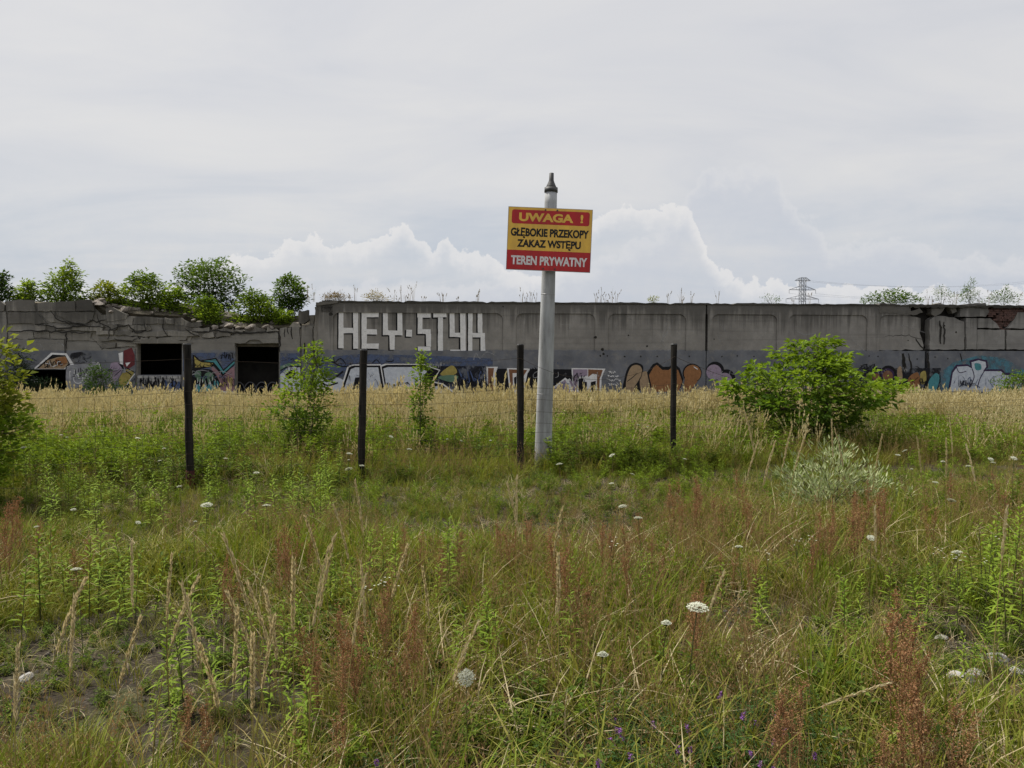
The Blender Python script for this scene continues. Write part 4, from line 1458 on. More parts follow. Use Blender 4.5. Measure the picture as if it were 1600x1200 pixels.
# ------------------------------------------------------------------ scatter of stuff: points with attributes, one clump mesh on each
def scatter(name, meshes, pts, label, cat, smin, smax, tilt=0.12, r=None, aspect=None):
    r = r or np.random.default_rng(sum(ord(ch) * (i + 1) for i, ch in enumerate(name)))
    col_ = bpy.data.collections.new(name + '_clumps')
    for i, me in enumerate(meshes):
        ob = bpy.data.objects.new('%s_clump_%02d' % (name, i), me)
        col_.objects.link(ob)
    n = len(pts)
    me = bpy.data.meshes.new(name)
    me.vertices.add(n)
    P = np.array([(x, y, gz(x, y)) for x, y in pts], dtype=np.float32)
    me.vertices.foreach_set('co', P.ravel())
    rot = np.stack([r.normal(0, tilt, n), r.normal(0, tilt, n), r.uniform(0, 6.283, n)], 1).astype(np.float32)
    s = r.uniform(smin, smax, n).astype(np.float32) if np.isscalar(smin) else (smin * r.uniform(0.8, 1.2, n)).astype(np.float32)
    if cat != 'gravel':
        s *= np.array([1 - 0.62 * shortness(x, y) for x, y in pts], dtype=np.float32)
    me.attributes.new('rot', 'FLOAT_VECTOR', 'POINT').data.foreach_set('vector', rot.ravel())
    me.attributes.new('scl', 'FLOAT', 'POINT').data.foreach_set('value', s)
    me.attributes.new('idx', 'INT', 'POINT').data.foreach_set('value', r.integers(0, len(meshes), n).astype(np.int32))
    for m_ in meshes[0].materials:
        me.materials.append(m_)
    ob = link(bpy.data.objects.new(name, me))
    ng = bpy.data.node_groups.new(name + '_spread', 'GeometryNodeTree')
    ng.interface.new_socket('Geometry', in_out='INPUT', socket_type='NodeSocketGeometry')
    ng.interface.new_socket('Geometry', in_out='OUTPUT', socket_type='NodeSocketGeometry')
    N_ = ng.nodes
    gi, go = N_.new('NodeGroupInput'), N_.new('NodeGroupOutput')
    ci = N_.new('GeometryNodeCollectionInfo')
    ci.inputs['Collection'].default_value = col_
    ci.inputs['Separate Children'].default_value = True
    ci.inputs['Reset Children'].default_value = True
    iop = N_.new('GeometryNodeInstanceOnPoints')
    iop.inputs['Pick Instance'].default_value = True

    def attr(nm, ty):
        a = N_.new('GeometryNodeInputNamedAttribute')
        a.data_type = ty
        a.inputs[0].default_value = nm
        return a.outputs[0]
    er = N_.new('FunctionNodeEulerToRotation')
    L_ = ng.links
    L_.new(gi.outputs[0], iop.inputs['Points'])
    L_.new(ci.outputs[0], iop.inputs['Instance'])
    L_.new(attr('idx', 'INT'), iop.inputs['Instance Index'])
    L_.new(attr('rot', 'FLOAT_VECTOR'), er.inputs[0])
    L_.new(er.outputs[0], iop.inputs['Rotation'])
    L_.new(attr('scl', 'FLOAT'), iop.inputs['Scale'])
    L_.new(iop.outputs[0], go.inputs[0])
    ob.modifiers.new('spread', 'NODES').node_group = ng
    tag(ob, label, cat, kind='stuff')
    return ob


def fld(x, y, f, s):
    return noise.noise(Vector((x * f, y * f, s)))


# bare patches: (px, py, radius along x in px, radius in depth in metres)
bare_px = [(1520, 1010, 130, 0.45), (1560, 1060, 110, 0.35), (1480, 1075, 80, 0.25), (800, 832, 230, 0.42), (640, 834, 90, 0.35), (1210, 830, 60, 0.35), (60, 1060, 140, 0.40), (130, 1005, 90, 0.30), (230, 1110, 110, 0.22), (40, 1150, 90, 0.18), (250, 1020, 70, 0.2), (340, 1000, 60, 0.25), (1150, 975, 70, 0.30), (330, 1060, 60, 0.2), (1010, 930, 60, 0.35), (1320, 1010, 60, 0.3)]
bare = []
for px, py, rx, ry in bare_px:
    p = at_height(px, py, 0.0)
    bare.append((p.x, p.y, rx * p.y / F, ry))


def bareness(x, y):
    b = 0.0
    for cx, cy, rx, ry in bare:
        d = math.hypot((x - cx) / rx, (y - cy) / ry) + 0.35 * fld(x, y, 2.3, 9.0)
        b = max(b, max(0.0, min(1.0, (1.15 - d) / 0.6)))
    return 0.72 * b


def clamp01(v):
    return max(0.0, min(1.0, v))


short_zones = []
for px, py, rx, ry in ((120, 1050, 260, 1.3), (330, 1130, 200, 0.6), (1520, 1030, 170, 0.9), (800, 832, 260, 0.8), (1170, 985, 120, 0.6)):
    p = at_height(px, py, 0.0)
    short_zones.append((p.x, p.y, rx * p.y / F, ry))


def shortness(x, y):
    b = 0.0
    for cx, cy, rx, ry in short_zones:
        d = math.hypot((x - cx) / rx, (y - cy) / ry) + 0.3 * fld(x, y, 1.5, 19.0)
        b = max(b, max(0.0, min(1.0, (1.3 - d) / 0.6)))
    yf = 10.0 + 0.20 * x
    b = max(b, 0.95 * clamp01((y - (yf - 3.3) + fld(x, y, 0.9, 4.4)) / 0.8) * clamp01((yf + 0.35 - y) / 0.4))
    return b


def wedge(n, y0, y1, r, margin=1.2, k=0.70, power=1.0):
    """points over the wedge of meadow in view, between distances y0 and y1"""
    u_ = r.uniform(0, 1, n)
    y = np.sqrt(y0 * y0 + u_ * (y1 * y1 - y0 * y0)) if power == 1.0 else y0 + (y1 - y0) * u_
    x = r.uniform(-1, 1, n) * (k * y + margin)
    return list(zip(x.tolist(), y.tolist()))


r1 = np.random.default_rng(5)


def tufts(count, n, h0, h1, rad, l0, l1, w0, w1, mats, segs=4, heads=None, seed=0):
    out = []
    for i in range(count):
        r = np.random.default_rng(seed * 100 + i)
        mb = MB()
        v, f = blades(r, n, h0, h1, rad, l0, l1, w0, w1, segs)
        mb.add(v, f, 0)
        if heads:
            kind, nh, hh0, hh1, hw = heads
            v, f = blades(r, nh, hh0, hh1, rad * 0.8, 0.05, 0.35, max(0.0018, hw * 0.3), max(0.0026, hw * 0.4), 4)
            mb.add(v, f, 1)
            tips = v.reshape(nh, 10, 3)
            for q in range(nh):
                t0, t1 = tips[q, 6:8].mean(0), tips[q, 8:10].mean(0)
                ax = t1 - t0
                if kind == 'spike':
                    k = 10
                    tt = r.uniform(-0.2, 1.05, k)
                    P = t0[None] + ax[None] * tt[:, None]
                    D = unit(ax)[None] + rand_dirs(r, k) * 0.28
                    lv = leaves(P, D, rand_dirs(r, k), r.uniform(2.8, 5, k) * hw, hw)
                else:
                    k = 16
                    tt = r.uniform(-0.8, 1.0, k)
                    D = unit(ax)[None] + rand_dirs(r, k) * 0.9
                    P = t0[None] + ax[None] * tt[:, None] + unit(D) * r.uniform(0, 0.03, k)[:, None]
                    lv = leaves(P, D, rand_dirs(r, k), r.uniform(0.010, 0.02, k), hw)
                mb.add(lv[0], lv[1], 2)
        out.append(mb.mesh('tuft', mats))
    return out


# green meadow grass
g_green = tufts(7, 24, 0.10, 0.36, 0.12, 0.2, 1.2, 0.0045, 0.0085, [M['grass']], 4, None, 1)
g_fresh = tufts(5, 18, 0.16, 0.44, 0.07, 0.15, 0.8, 0.005, 0.0095, [M['grass_fresh']], 5, None, 2)
g_brown = tufts(7, 16, 0.10, 0.34, 0.11, 0.2, 0.9, 0.003, 0.0052, [M['grass_brown'], M['grass_brown'], M['panicle_red']], 4, ('fine', 8, 0.26, 0.48, 0.0040), 3)
g_gold = tufts(7, 14, 0.2, 0.50, 0.12, 0.2, 0.9, 0.005, 0.009, [M['grass_fresh'], M['gold_stem'], M['gold']], 3, ('spike', 10, 0.42, 0.84, 0.013), 4)
g_gold_far = tufts(7, 8, 0.2, 0.45, 0.16, 0.2, 0.9, 0.012, 0.018, [M['grass_fresh'], M['gold_stem'], M['gold']], 3, ('spike', 6, 0.45, 0.92, 0.024), 6)
g_straw = tufts(5, 20, 0.05, 0.26, 0.16, 0.5, 2.2, 0.0035, 0.006, [M['straw']], 4, None, 5)


def weed_meshes(count, n, h, L, W, mat, seed):
    out = []
    for i in range(count):
        r = np.random.default_rng(seed * 50 + i)
        mb = MB()
        ns = 7
        for s in range(ns):
            a = r.uniform(0, 6.28)
            ln = r.uniform(0.2, 0.8)
            hh = h * r.uniform(0.5, 1.0)
            tip = np.array([math.cos(a) * ln * hh, math.sin(a) * ln * hh, hh])
            b0 = np.array([r.normal(0, 0.04), r.normal(0, 0.04), -0.01])
            mb.tube([b0, (b0 + tip) / 2 + [0, 0, hh * 0.08], tip], [0.0025, 0.002, 0.001], 3, 1, False)
            k = n
            tt = r.uniform(0.15, 1.0, k)
            P = b0[None] + (tip - b0)[None] * tt[:, None]
            D = rand_dirs(r, k, -0.1, 0.7)
            v, f = leaves(P, D, UPV[None] + 0.4 * rand_dirs(r, k), L * r.uniform(0.6, 1.2, k), W * r.uniform(0.7, 1.2, k), 0.15, 0.15)
            mb.add(v, f, 0)
        out.append(mb.mesh('weed', [mat, M['stem']]))
    return out


w_low = weed_meshes(6, 12, 0.13, 0.035, 0.016, M['weed'], 1)
w_tall = weed_meshes(6, 26, 0.46, 0.075, 0.016, M['goldenrod'], 2)
w_mid = weed_meshes(5, 22, 0.36, 0.06, 0.018, M['weed'], 3)


def pick(pts, fn, r):
    return [p for p in pts if r.random() < fn(*p)]


rr_ = random.Random(21)


def d_green(x, y):
    return (0.55 + 0.5 * fld(x, y, 0.55, 1.0)) * (1 - 0.96 * bareness(x, y))


def d_brown(x, y):
    f = 0.5 + 0.75 * fld(x, y, 0.5, 5.0) + 0.18 * clamp01((x + 1.5) / 3) - 0.10
    return clamp01(f) * (1 - 0.97 * bareness(x, y))


def d_fresh(x, y):
    return clamp01(0.22 + 0.95 * fld(x, y, 0.8, 7.7)) * (1 - bareness(x, y))


def d_low(x, y):
    return clamp01(0.35 + 0.8 * fld(x, y, 0.9, 3.3)) * (1 - 0.75 * bareness(x, y))


pts = pick(wedge(9000, 1.9, 9.5, r1), d_green, rr_) + pick(wedge(16000, 9.5, 22, r1), lambda x, y: 0.8 * (1 - bareness(x, y)), rr_)
scatter('meadow_grass', g_green, pts, 'short green and olive meadow grass covering the ground', 'grass', 0.7, 1.35)
pts = pick(wedge(6200, 1.9, 9.5, r1), d_fresh, rr_) + pick(wedge(8000, 9.5, 20, r1), lambda x, y: clamp01(0.35 + 0.8 * fld(x, y, 0.4, 2.0)), rr_)
scatter('lush_grass', g_fresh, pts, 'fresh bright green grass growing in patches', 'grass', 0.7, 1.3)
pts = pick(wedge(3000, 1.9, 9.0, r1), d_brown, rr_) + pick(wedge(4000, 9.0, 15, r1), lambda x, y: clamp01(0.25 + 0.7 * fld(x, y, 0.4, 6.0)), rr_)
scatter('brown_grass', g_brown, pts, 'fine brown grass with hazy reddish panicles', 'grass', 0.75, 1.3)
pts = pick(wedge(4500, 1.9, 10, r1), lambda x, y: 0.45 * (1 - 0.6 * bareness(x, y)), rr_)
pts += pick(wedge(5000, 1.9, 8.5, r1), lambda x, y: 0.35 * clamp01(bareness(x, y) * 1.4), rr_)
scatter('dead_straw', g_straw, pts, 'dead straw lying flat between the living grass', 'grass', 0.7, 1.5, 0.25)
pts = pick(wedge(7000, 1.9, 10.5, r1), d_low, rr_)
pts += pick(wedge(9000, 1.9, 8.5, r1), lambda x, y: 0.8 * clamp01(bareness(x, y) * 1.4), rr_)
scatter('low_weeds', w_low, pts, 'low small-leaved weeds creeping over the soil', 'weeds', 0.7, 1.6)


def d_gold(x, y):
    e = clamp01((y - 11.0 - 3.6 * fld(x, y, 0.22, 8.0) - 0.05 * max(0, x)) / 8.5)
    return (0.05 + 0.95 * e) * clamp01(0.62 + 1.5 * fld(x, y, 0.45, 44.0))


def gold_scale(x, y):
    return (0.80 - 0.0175 * max(0, y - 16)) * (1 + 0.45 * fld(x, y, 0.30, 31.0) + 0.30 * fld(x, y, 1.1, 33.0)) * rr_.uniform(0.72, 1.22)


pts = pick(wedge(8500, 10.8, 20.0, r1, 2.0), d_gold, rr_)
scatter('tall_golden_grass', g_gold, pts, 'tall golden seeding grass thinning out towards the fence', 'grass', np.array([gold_scale(x, y) for x, y in pts]), None, 0.13)
pts = pick(wedge(17000, 17.0, 31.0, r1, 2.0), d_gold, rr_)
scatter('pale_straw_grass', g_gold_far, pts, 'pale ragged straw-coloured grass in a broad band before the wall', 'grass', np.array([gold_scale(x, y) for x, y in pts]), None, 0.16)
pts = pick(wedge(3600, 14.0, 31.0, r1, 2.0), lambda x, y: clamp01(-0.1 + 1.4 * fld(x, y, 0.28, 51.0)), rr_)
scatter('weeds_in_straw', w_tall, pts, 'green weeds showing between the straw-coloured grass', 'weeds', 0.7, 1.25)


def d_rod(x, y):
    base_ = 0.20 + 0.9 * fld(x, y, 0.35, 12.0)
    if x < -0.5:
        base_ += 0.35
    return clamp01(base_) * (1 - bareness(x, y)) * clamp01((y - 7.2) / 1.5) * clamp01((17 - y) / 6)


pts = pick(wedge(5200, 7.4, 19, r1), d_rod, rr_)
scatter('green_undergrowth', w_tall, pts, 'bright green leafy undergrowth behind and around the wire fence', 'undergrowth', 0.65, 1.45)
pts = pick(wedge(5200, 7.4, 19, r1), lambda x, y: clamp01(0.25 + 1.1 * fld(x, y, 0.6, 15.0)), rr_)
scatter('dark_undergrowth', w_mid, pts, 'darker green leafy weeds mixed through the meadow', 'undergrowth', 0.7, 1.5)

pts = pick(wedge(4200, 1.9, 8.5, r1), lambda x, y: clamp01(0.10 + 1.0 * fld(x, y, 0.9, 61.0)), rr_)
scatter('leafy_groundcover', w_mid, pts, 'leafy green weeds growing low through the grass at the front', 'weeds', 0.35, 0.7)
pts = pick(wedge(2400, 1.9, 8.5, r1), lambda x, y: clamp01(0.05 + 1.0 * fld(x, y, 0.8, 67.0)), rr_)
scatter('pale_groundcover', w_tall, pts, 'yellow-green leafy weeds growing low through the grass at the front', 'weeds', 0.3, 0.6)

# gravel and stones in the bare patches
gpts = [p for p in wedge(16000, 1.9, 10, r1) if bareness(*p) > 0.25 or rr_.random() < 0.06]
scatter('gravel', [chunk_mesh('gravel', 40 + s, M['gravel'], 1) for s in range(5)], gpts, 'dark gravel lying in the bare patches of soil', 'gravel', 0.004, 0.022, 0.6)

# ------------------------------------------------------------------ single plants one can pick out
def place(proto, x, y, s, rz, label, group, cat, lean=(0, 0)):
    o = copy_tree(proto)
    o.location = (x, y, gz(x, y) - 0.01)
    o.scale = (s, s, s)
    o.rotation_euler = (lean[0], lean[1], rz)
    tag(o, label, cat, group)
    return o


protos = []


def proto_done(o):
    protos.append(o)
    return o


def make_goldenrod(seed):
    r = np.random.default_rng(900 + seed)
    h = 0.62
    mb = MB()
    c = r.normal(0, 0.05, 2)
    path = [np.array([c[0] * t * t, c[1] * t * t, h * t - 0.02]) for t in np.linspace(0, 1, 7)]
    mb.tube(path, [0.0042 * (1 - 0.7 * t) for t in np.linspace(0, 1, 7)], 5)
    o = mb.build('goldenrod_plant', M['stem'])
    n = int(r.integers(34, 58))
    tt = np.linspace(0.18, 1.0, n)
    P = np.stack([c[0] * tt * tt, c[1] * tt * tt, h * tt - 0.02], 1)
    a = np.arange(n) * 2.399 + r.normal(0, 0.2, n)
    up = 0.35 + 0.75 * tt ** 3
    D = np.stack([np.cos(a), np.sin(a), up], 1) + r.normal(0, 0.22, (n, 3))
    L = 0.12 * np.sin(np.pi * (0.18 + 0.72 * tt)) ** 0.8 * r.uniform(0.85, 1.15, n)
    v, f = leaves6(P, D, UPV[None] + 0.3 * rand_dirs(r, n), L, 0.017 * r.uniform(0.8, 1.2, n), 0.38)
    MB().add(v, f).build('foliage', M['goldenrod'], o)
    return proto_done(o)


def make_sorrel(seed):
    r = np.random.default_rng(700 + seed)
    h = 0.60
    mb = MB()
    c = r.normal(0, 0.04, 2)
    mb.tube([np.array([c[0] * t * t, c[1] * t * t, h * t - 0.02]) for t in np.linspace(0, 1, 6)], [0.004 * (1 - 0.7 * t) for t in np.linspace(0, 1, 6)], 4)
    V, Fa, nb = [], [], 15
    mbh = MB()
    for b in range(nb):
        t = r.uniform(0.36, 0.88)
        p0 = np.array([c[0] * t * t, c[1] * t * t, h * t])
        a = r.uniform(0, 6.28)
        ln = 0.20 * (1.05 - t) + 0.03
        p1 = p0 + np.array([math.cos(a) * ln * 0.42, math.sin(a) * ln * 0.42, ln])
        mb.tube([p0, p0 * 0.4 + p1 * 0.6 + np.array([math.cos(a), math.sin(a), 0]) * 0.006, p1], [0.0014, 0.0011, 0.0007], 3, 0, False)
        k = 26
        q = r.uniform(0.1, 1.0, k)
        P = p0[None] + (p1 - p0)[None] * q[:, None] + r.normal(0, 0.0065, (k, 3))
        D = rand_dirs(r, k, -0.6, 0.6)
        v, f = leaves(P, D, rand_dirs(r, k, -1, 1), r.uniform(0.006, 0.011, k), r.uniform(0.005, 0.008, k), 0.1)
        mbh.add(v, f)
    k = 90
    t = r.uniform(0.5, 1.0, k)
    P = np.stack([c[0] * t * t, c[1] * t * t, h * t], 1) + r.normal(0, 0.007, (k, 3))
    v, f = leaves(P, rand_dirs(r, k), rand_dirs(r, k, -1, 1), r.uniform(0.006, 0.012, k), 0.007, 0.1)
    mbh.add(v, f)
    o = mb.build('sorrel_plant', M['panicle_red'])
    mbh.build('seed_head', M['sorrel'], o)
    return proto_done(o)


def make_carrot(seed, tiltx=0.0, closed=False):
    r = np.random.default_rng(500 + seed)
    h = 1.0
    mb = MB()
    c = r.normal(0, 0.05, 2)
    mb.tube([np.array([c[0] * t * t, c[1] * t * t, h * t - 0.02]) for t in np.linspace(0, 1, 6)], [0.0042, 0.004, 0.0036, 0.0032, 0.0028, 0.0026], 5)
    k = 16
    t = r.uniform(0.05, 0.75, k)
    P = np.stack([c[0] * t * t, c[1] * t * t, h * t], 1)
    v, f = leaves(P, rand_dirs(r, k, 0.2, 0.8), UPV[None] + 0.3 * rand_dirs(r, k), r.uniform(0.05, 0.12, k), 0.014, 0.1, 0.2)
    mb.add(v, f, 1)
    o = mb.build('wild_carrot_plant', [M['stem'], M['weed']])
    head = MB()
    rad = 0.042 if not closed else 0.024
    top = np.array([c[0], c[1], h - 0.02])
    pts_ = []
    for ring, (n_, fr) in enumerate(((1, 0.0), (6, 0.36), (11, 0.70), (17, 1.0))):
        for i in range(n_):
            a = 6.283 * i / n_ + r.uniform(-0.12, 0.12) + ring
            rr = rad * fr * r.uniform(0.93, 1.07)
            hz = 0.034 - 0.014 * fr * fr + r.uniform(-0.002, 0.002)
            pts_.append(np.array([rr * math.cos(a), rr * math.sin(a) , hz]))
    rot = np.array(Matrix.Rotation(tiltx, 3, 'X'))
    for p in pts_:
        q = top + rot @ p
        head.tube([top, q], [0.0009, 0.0007], 3, 1, False)
        k = 15
        off = r.normal(0, 1, (k, 3)) * np.array([[0.0047, 0.0047, 0.0014]]) * (1 if not closed else 0.7)
        P = top[None] + (p[None] + off) @ rot.T
        nrm = (rot @ np.array([0, 0, 1.0]))[None] + 0.35 * rand_dirs(r, k, -1, 1)
        D = np.cross(nrm, rand_dirs(r, k, -1, 1))
        v, f = leaves(P, D, nrm, r.uniform(0.0055, 0.0085, k), r.uniform(0.005, 0.007, k), 0.12, 0, 0.5)
        head.add(v, f, 0)
    head.build('flower_head', [M['umbel'], M['stem']], o)
    return proto_done(o)


def make_stalk(seed):
    """tall dry grass: one culm bending at the tip with a plume of pale spikelets"""
    r = np.random.default_rng(300 + seed)
    h = 1.0
    a = r.uniform(0, 6.28)
    bend = r.uniform(0.03, 0.16)
    dirv_ = np.array([math.cos(a), math.sin(a), 0])

    def at_(t):
        return dirv_ * bend * t ** 2.6 + np.array([0, 0, h * t * (1 - 0.10 * bend * t)]) - np.array([0, 0, 0.02])
    ts = np.linspace(0, 1, 12)
    mb = MB()
    mb.tube([at_(t) for t in ts], [0.0024 * (1 - 0.55 * t) for t in ts], 4)
    v, f = blades(r, 5, 0.25, 0.5, 0.02, 0.3, 0.9, 0.004, 0.006, 5)
    mb.add(v, f, 0)
    o = mb.build('dry_grass_stalk', M['gold_stem'])
    k = 150
    tt = r.uniform(0.72, 1.02, k)
    P = np.array([at_(t) for t in tt])
    ax = np.array([at_(min(1.05, t + 0.02)) - at_(t - 0.02) for t in tt])
    rad = 0.005 * np.sin(np.pi * np.clip((tt - 0.68) / 0.36, 0, 1)) ** 0.7
    side = rand_dirs(r, k, -0.2, 0.2)
    D = unit(ax) + side * 0.22
    v, f = leaves(P + side * rad[:, None] * 0.5, D, rand_dirs(r, k), r.uniform(0.016, 0.030, k), r.uniform(0.0038, 0.0058, k), 0.1)
    MB().add(v, f).build('seed_head', M['stalk_head'], o)
    return proto_done(o)


def make_vetch(seed):
    r = np.random.default_rng(200 + seed)
    mb, fl = MB(), MB()
    for s in range(14):
        a = r.uniform(0, 6.28)
        ln, hh = r.uniform(0.05, 0.2), r.uniform(0.10, 0.24)
        b0 = np.array([r.normal(0, 0.05), r.normal(0, 0.05), -0.01])
        tip = b0 + np.array([math.cos(a) * ln, math.sin(a) * ln, hh])
        mb.tube([b0, tip], [0.0014, 0.001], 3, 1, False)
        k = 44
        tt = r.uniform(0.2, 1.0, k)
        P = b0[None] + (tip - b0)[None] * tt[:, None] + r.normal(0, 0.016, (k, 3))
        v, f = leaves(P, rand_dirs(r, k, -0.2, 0.5), UPV[None] + 0.5 * rand_dirs(r, k), r.uniform(0.016, 0.026, k), r.uniform(0.005, 0.007, k), 0.12)
        mb.add(v, f, 0)
    o = mb.build('vetch_plant', [M['vetch_leaf'], M['stem']])
    for s in range(1):
        a = r.uniform(0, 6.28)
        b0 = np.array([math.cos(a) * 0.05, math.sin(a) * 0.05, 0.14])
        tip = np.array([math.cos(a) * 0.08, math.sin(a) * 0.08, 0.22 + 0.03 * s])
        fm = MB()
        fm.tube([b0, tip], [0.0014, 0.001], 3, 1, False)
        k = 34
        tt = r.uniform(0.6, 1.0, k)
        P = b0[None] + (tip - b0)[None] * tt[:, None]
        D = rand_dirs(r, k, -0.7, 0.2)
        v, f = leaves(P, D, rand_dirs(r, k, -1, 1), r.uniform(0.009, 0.013, k), 0.006, 0.15)
        fm.add(v, f, 0)
        fm.build('flower', [M['vetch_flower'], M['stem']], o)
    return proto_done(o)


P_ROD = [make_goldenrod(i) for i in range(5)]
P_SOR = [make_sorrel(i) for i in range(5)]
P_CAR = [make_carrot(0, 0.15), make_carrot(1, -0.1), make_carrot(2, 0.5), make_carrot(3, 0.0, True), make_carrot(4, 1.15)]
P_STK = [make_stalk(i) for i in range(7)]
P_VET = [make_vetch(i) for i in range(3)]


def make_fleabane(seed):
    r = np.random.default_rng(100 + seed)
    mb, fl = MB(), MB()
    top = np.array([0, 0, 0.34])
    mb.tube([np.array([0, 0, -0.02]), top * 0.6 + [0.01, 0, 0], top], [0.0022, 0.0018, 0.0014], 4, 1, False)
    k = 14
    t = r.uniform(0.1, 0.9, k)
    v, f = leaves(top[None] * t[:, None], rand_dirs(r, k, 0.1, 0.7), UPV[None] + 0.4 * rand_dirs(r, k), r.uniform(0.03, 0.05, k), 0.009, 0.12, 0.2)
    mb.add(v, f, 0)
    o = mb.build('fleabane_plant', [M['weed'], M['stem']])
    for q in range(5):
        a = r.uniform(0, 6.28)
        tip = top + np.array([math.cos(a) * r.uniform(0.01, 0.055), math.sin(a) * r.uniform(0.01, 0.055), r.uniform(0.03, 0.09)])
        fl.tube([top * 0.85, tip], [0.0011, 0.0008], 3, 1, False)
        k = 12
        aa = np.arange(k) * 6.283 / k
        D = np.stack([np.cos(aa), np.sin(aa), np.full(k, 0.25)], 1)
        v, f = leaves(np.repeat(tip[None], k, 0), D, np.repeat(UPV[None], k, 0), 0.007, 0.0036, 0.05)
        fl.add(v, f, 0)
    fl.build('flower', [M['umbel'], M['stem']], o)
    return proto_done(o)


P_FLB = [make_fleabane(i) for i in range(3)]
for i, (px, py) in enumerate([(600, 905), (612, 908), (578, 920), (955, 865), (1245, 845), (1268, 850), (1200, 862), (1485, 870), (1500, 872), (1540, 868), (1465, 850), (1555, 845), (965, 655), (1240, 688)]):
    p = at_height(px, py, 0.40)
    place(P_FLB[i % 3], p.x, p.y, rnd.uniform(0.85, 1.1), rnd.uniform(0, 6.28), 'slender fleabane with a spray of tiny white daisies', 'white daisy sprays', 'flower')

# wild carrot: head pixel, plant height, variant
heads = [(730, 1050, 0.42, 4, 'large white wild carrot umbel facing the camera low in the meadow', 0.62),
         (1075, 952, 0.55, 0, 'large flat wild carrot umbel seen edge on right of centre', 0.85),
         (127, 901, 0.50, 1, 'white wild carrot flower alone in the green at the left edge', 0.5),
         (320, 789, 0.55, 0, 'wide flat white umbel just in front of the first dark post', 0.8),
         (423, 790, 0.55, 1, 'small white umbel between the first two dark posts', 0.55),
         (1005, 814, 0.55, 1, 'white wild carrot umbel in front of the bare gravel strip', 0.55),
         (1033, 975, 0.45, 3, 'pale greenish half-open umbel below the large edge-on one', 0.7),
         (935, 1019, 0.42, 3, 'greenish closed umbel near the bottom centre', 0.7),
         (1360, 844, 0.5, 2, 'white umbel below the rust red plumes beside the silvery shrub', 0.5),
         (1162, 861, 0.5, 1, 'small white umbel in the brown grass right of the pole', 0.45)]
for px, py, h, vi, lab, s in heads:
    p = at_height(px, py, h)
    o = place(P_CAR[vi], p.x, p.y, 1.0, 0.0, lab, None, 'flower')
    o.scale = (s, s, h / 1.0)
    o.children[0].scale = (1, 1, 1)
    # keep the head round although the stem is scaled in height
    o.children[0].matrix_parent_inverse = Matrix.Translation((0, 0, 1.0)) @ Matrix.Diagonal((1, 1, s / h, 1)) @ Matrix.Translation((0, 0, -1.0))
far_heads = [(250, 716), (112, 788), (70, 787), (94, 684), (110, 685), (120, 693), (160, 676), (165, 670), (237, 692), (248, 698), (210, 684), (256, 735), (541, 706), (546, 735), (558, 738), (562, 728), (545, 720), (662, 706), (704, 686), (720, 690), (708, 645), (690, 652), (977, 793), (860, 726), (957, 711), (988, 738), (1020, 740), (955, 757), (1069, 712), (1014, 772), (1415, 703), (1400, 711), (1444, 707), (1426, 724), (1480, 720), (1550, 704), (1583, 716), (1547, 717), (1528, 719), (1519, 728), (1552, 724), (1434, 753), (1487, 773), (1500, 868), (1085, 690), (1000, 665), (1010, 668), (970, 655), (880, 720), (610, 680), (585, 665), (40, 700), (300, 812), (150, 812), (215, 815), (285, 760), (1218, 692), (1232, 694), (60, 815), (330, 822), (800, 655), (760, 690), (1090, 668), (395, 735), (400, 690), (1575, 690), (1460, 745), (640, 700), (468, 700), (352, 715)]
for i, (px, py) in enumerate(far_heads):
    h = 0.62 + 0.12 * rnd.random() - (0.12 if py > 760 else 0)
    p = at_height(px, py, h)
    if p.y > 24 or i % 3 == 2:
        continue
    vi = rnd.choice((0, 1, 2, 3, 0, 1))
    s = rnd.uniform(0.30, 0.62)
    zone = 'left of the second dark post' if px < 560 else ('before the middle posts' if px < 1140 else 'right of the large bush')
    o = place(P_CAR[vi], p.x, p.y, 1.0, rnd.uniform(0, 6.28), 'small white wild carrot flower dotted in the meadow ' + zone, 'white flowers ' + zone, 'flower')
    o.scale = (s, s, h)
    o.children[0].matrix_parent_inverse = Matrix.Translation((0, 0, 1.0)) @ Matrix.Diagonal((1, 1, s / h, 1)) @ Matrix.Translation((0, 0, -1.0))

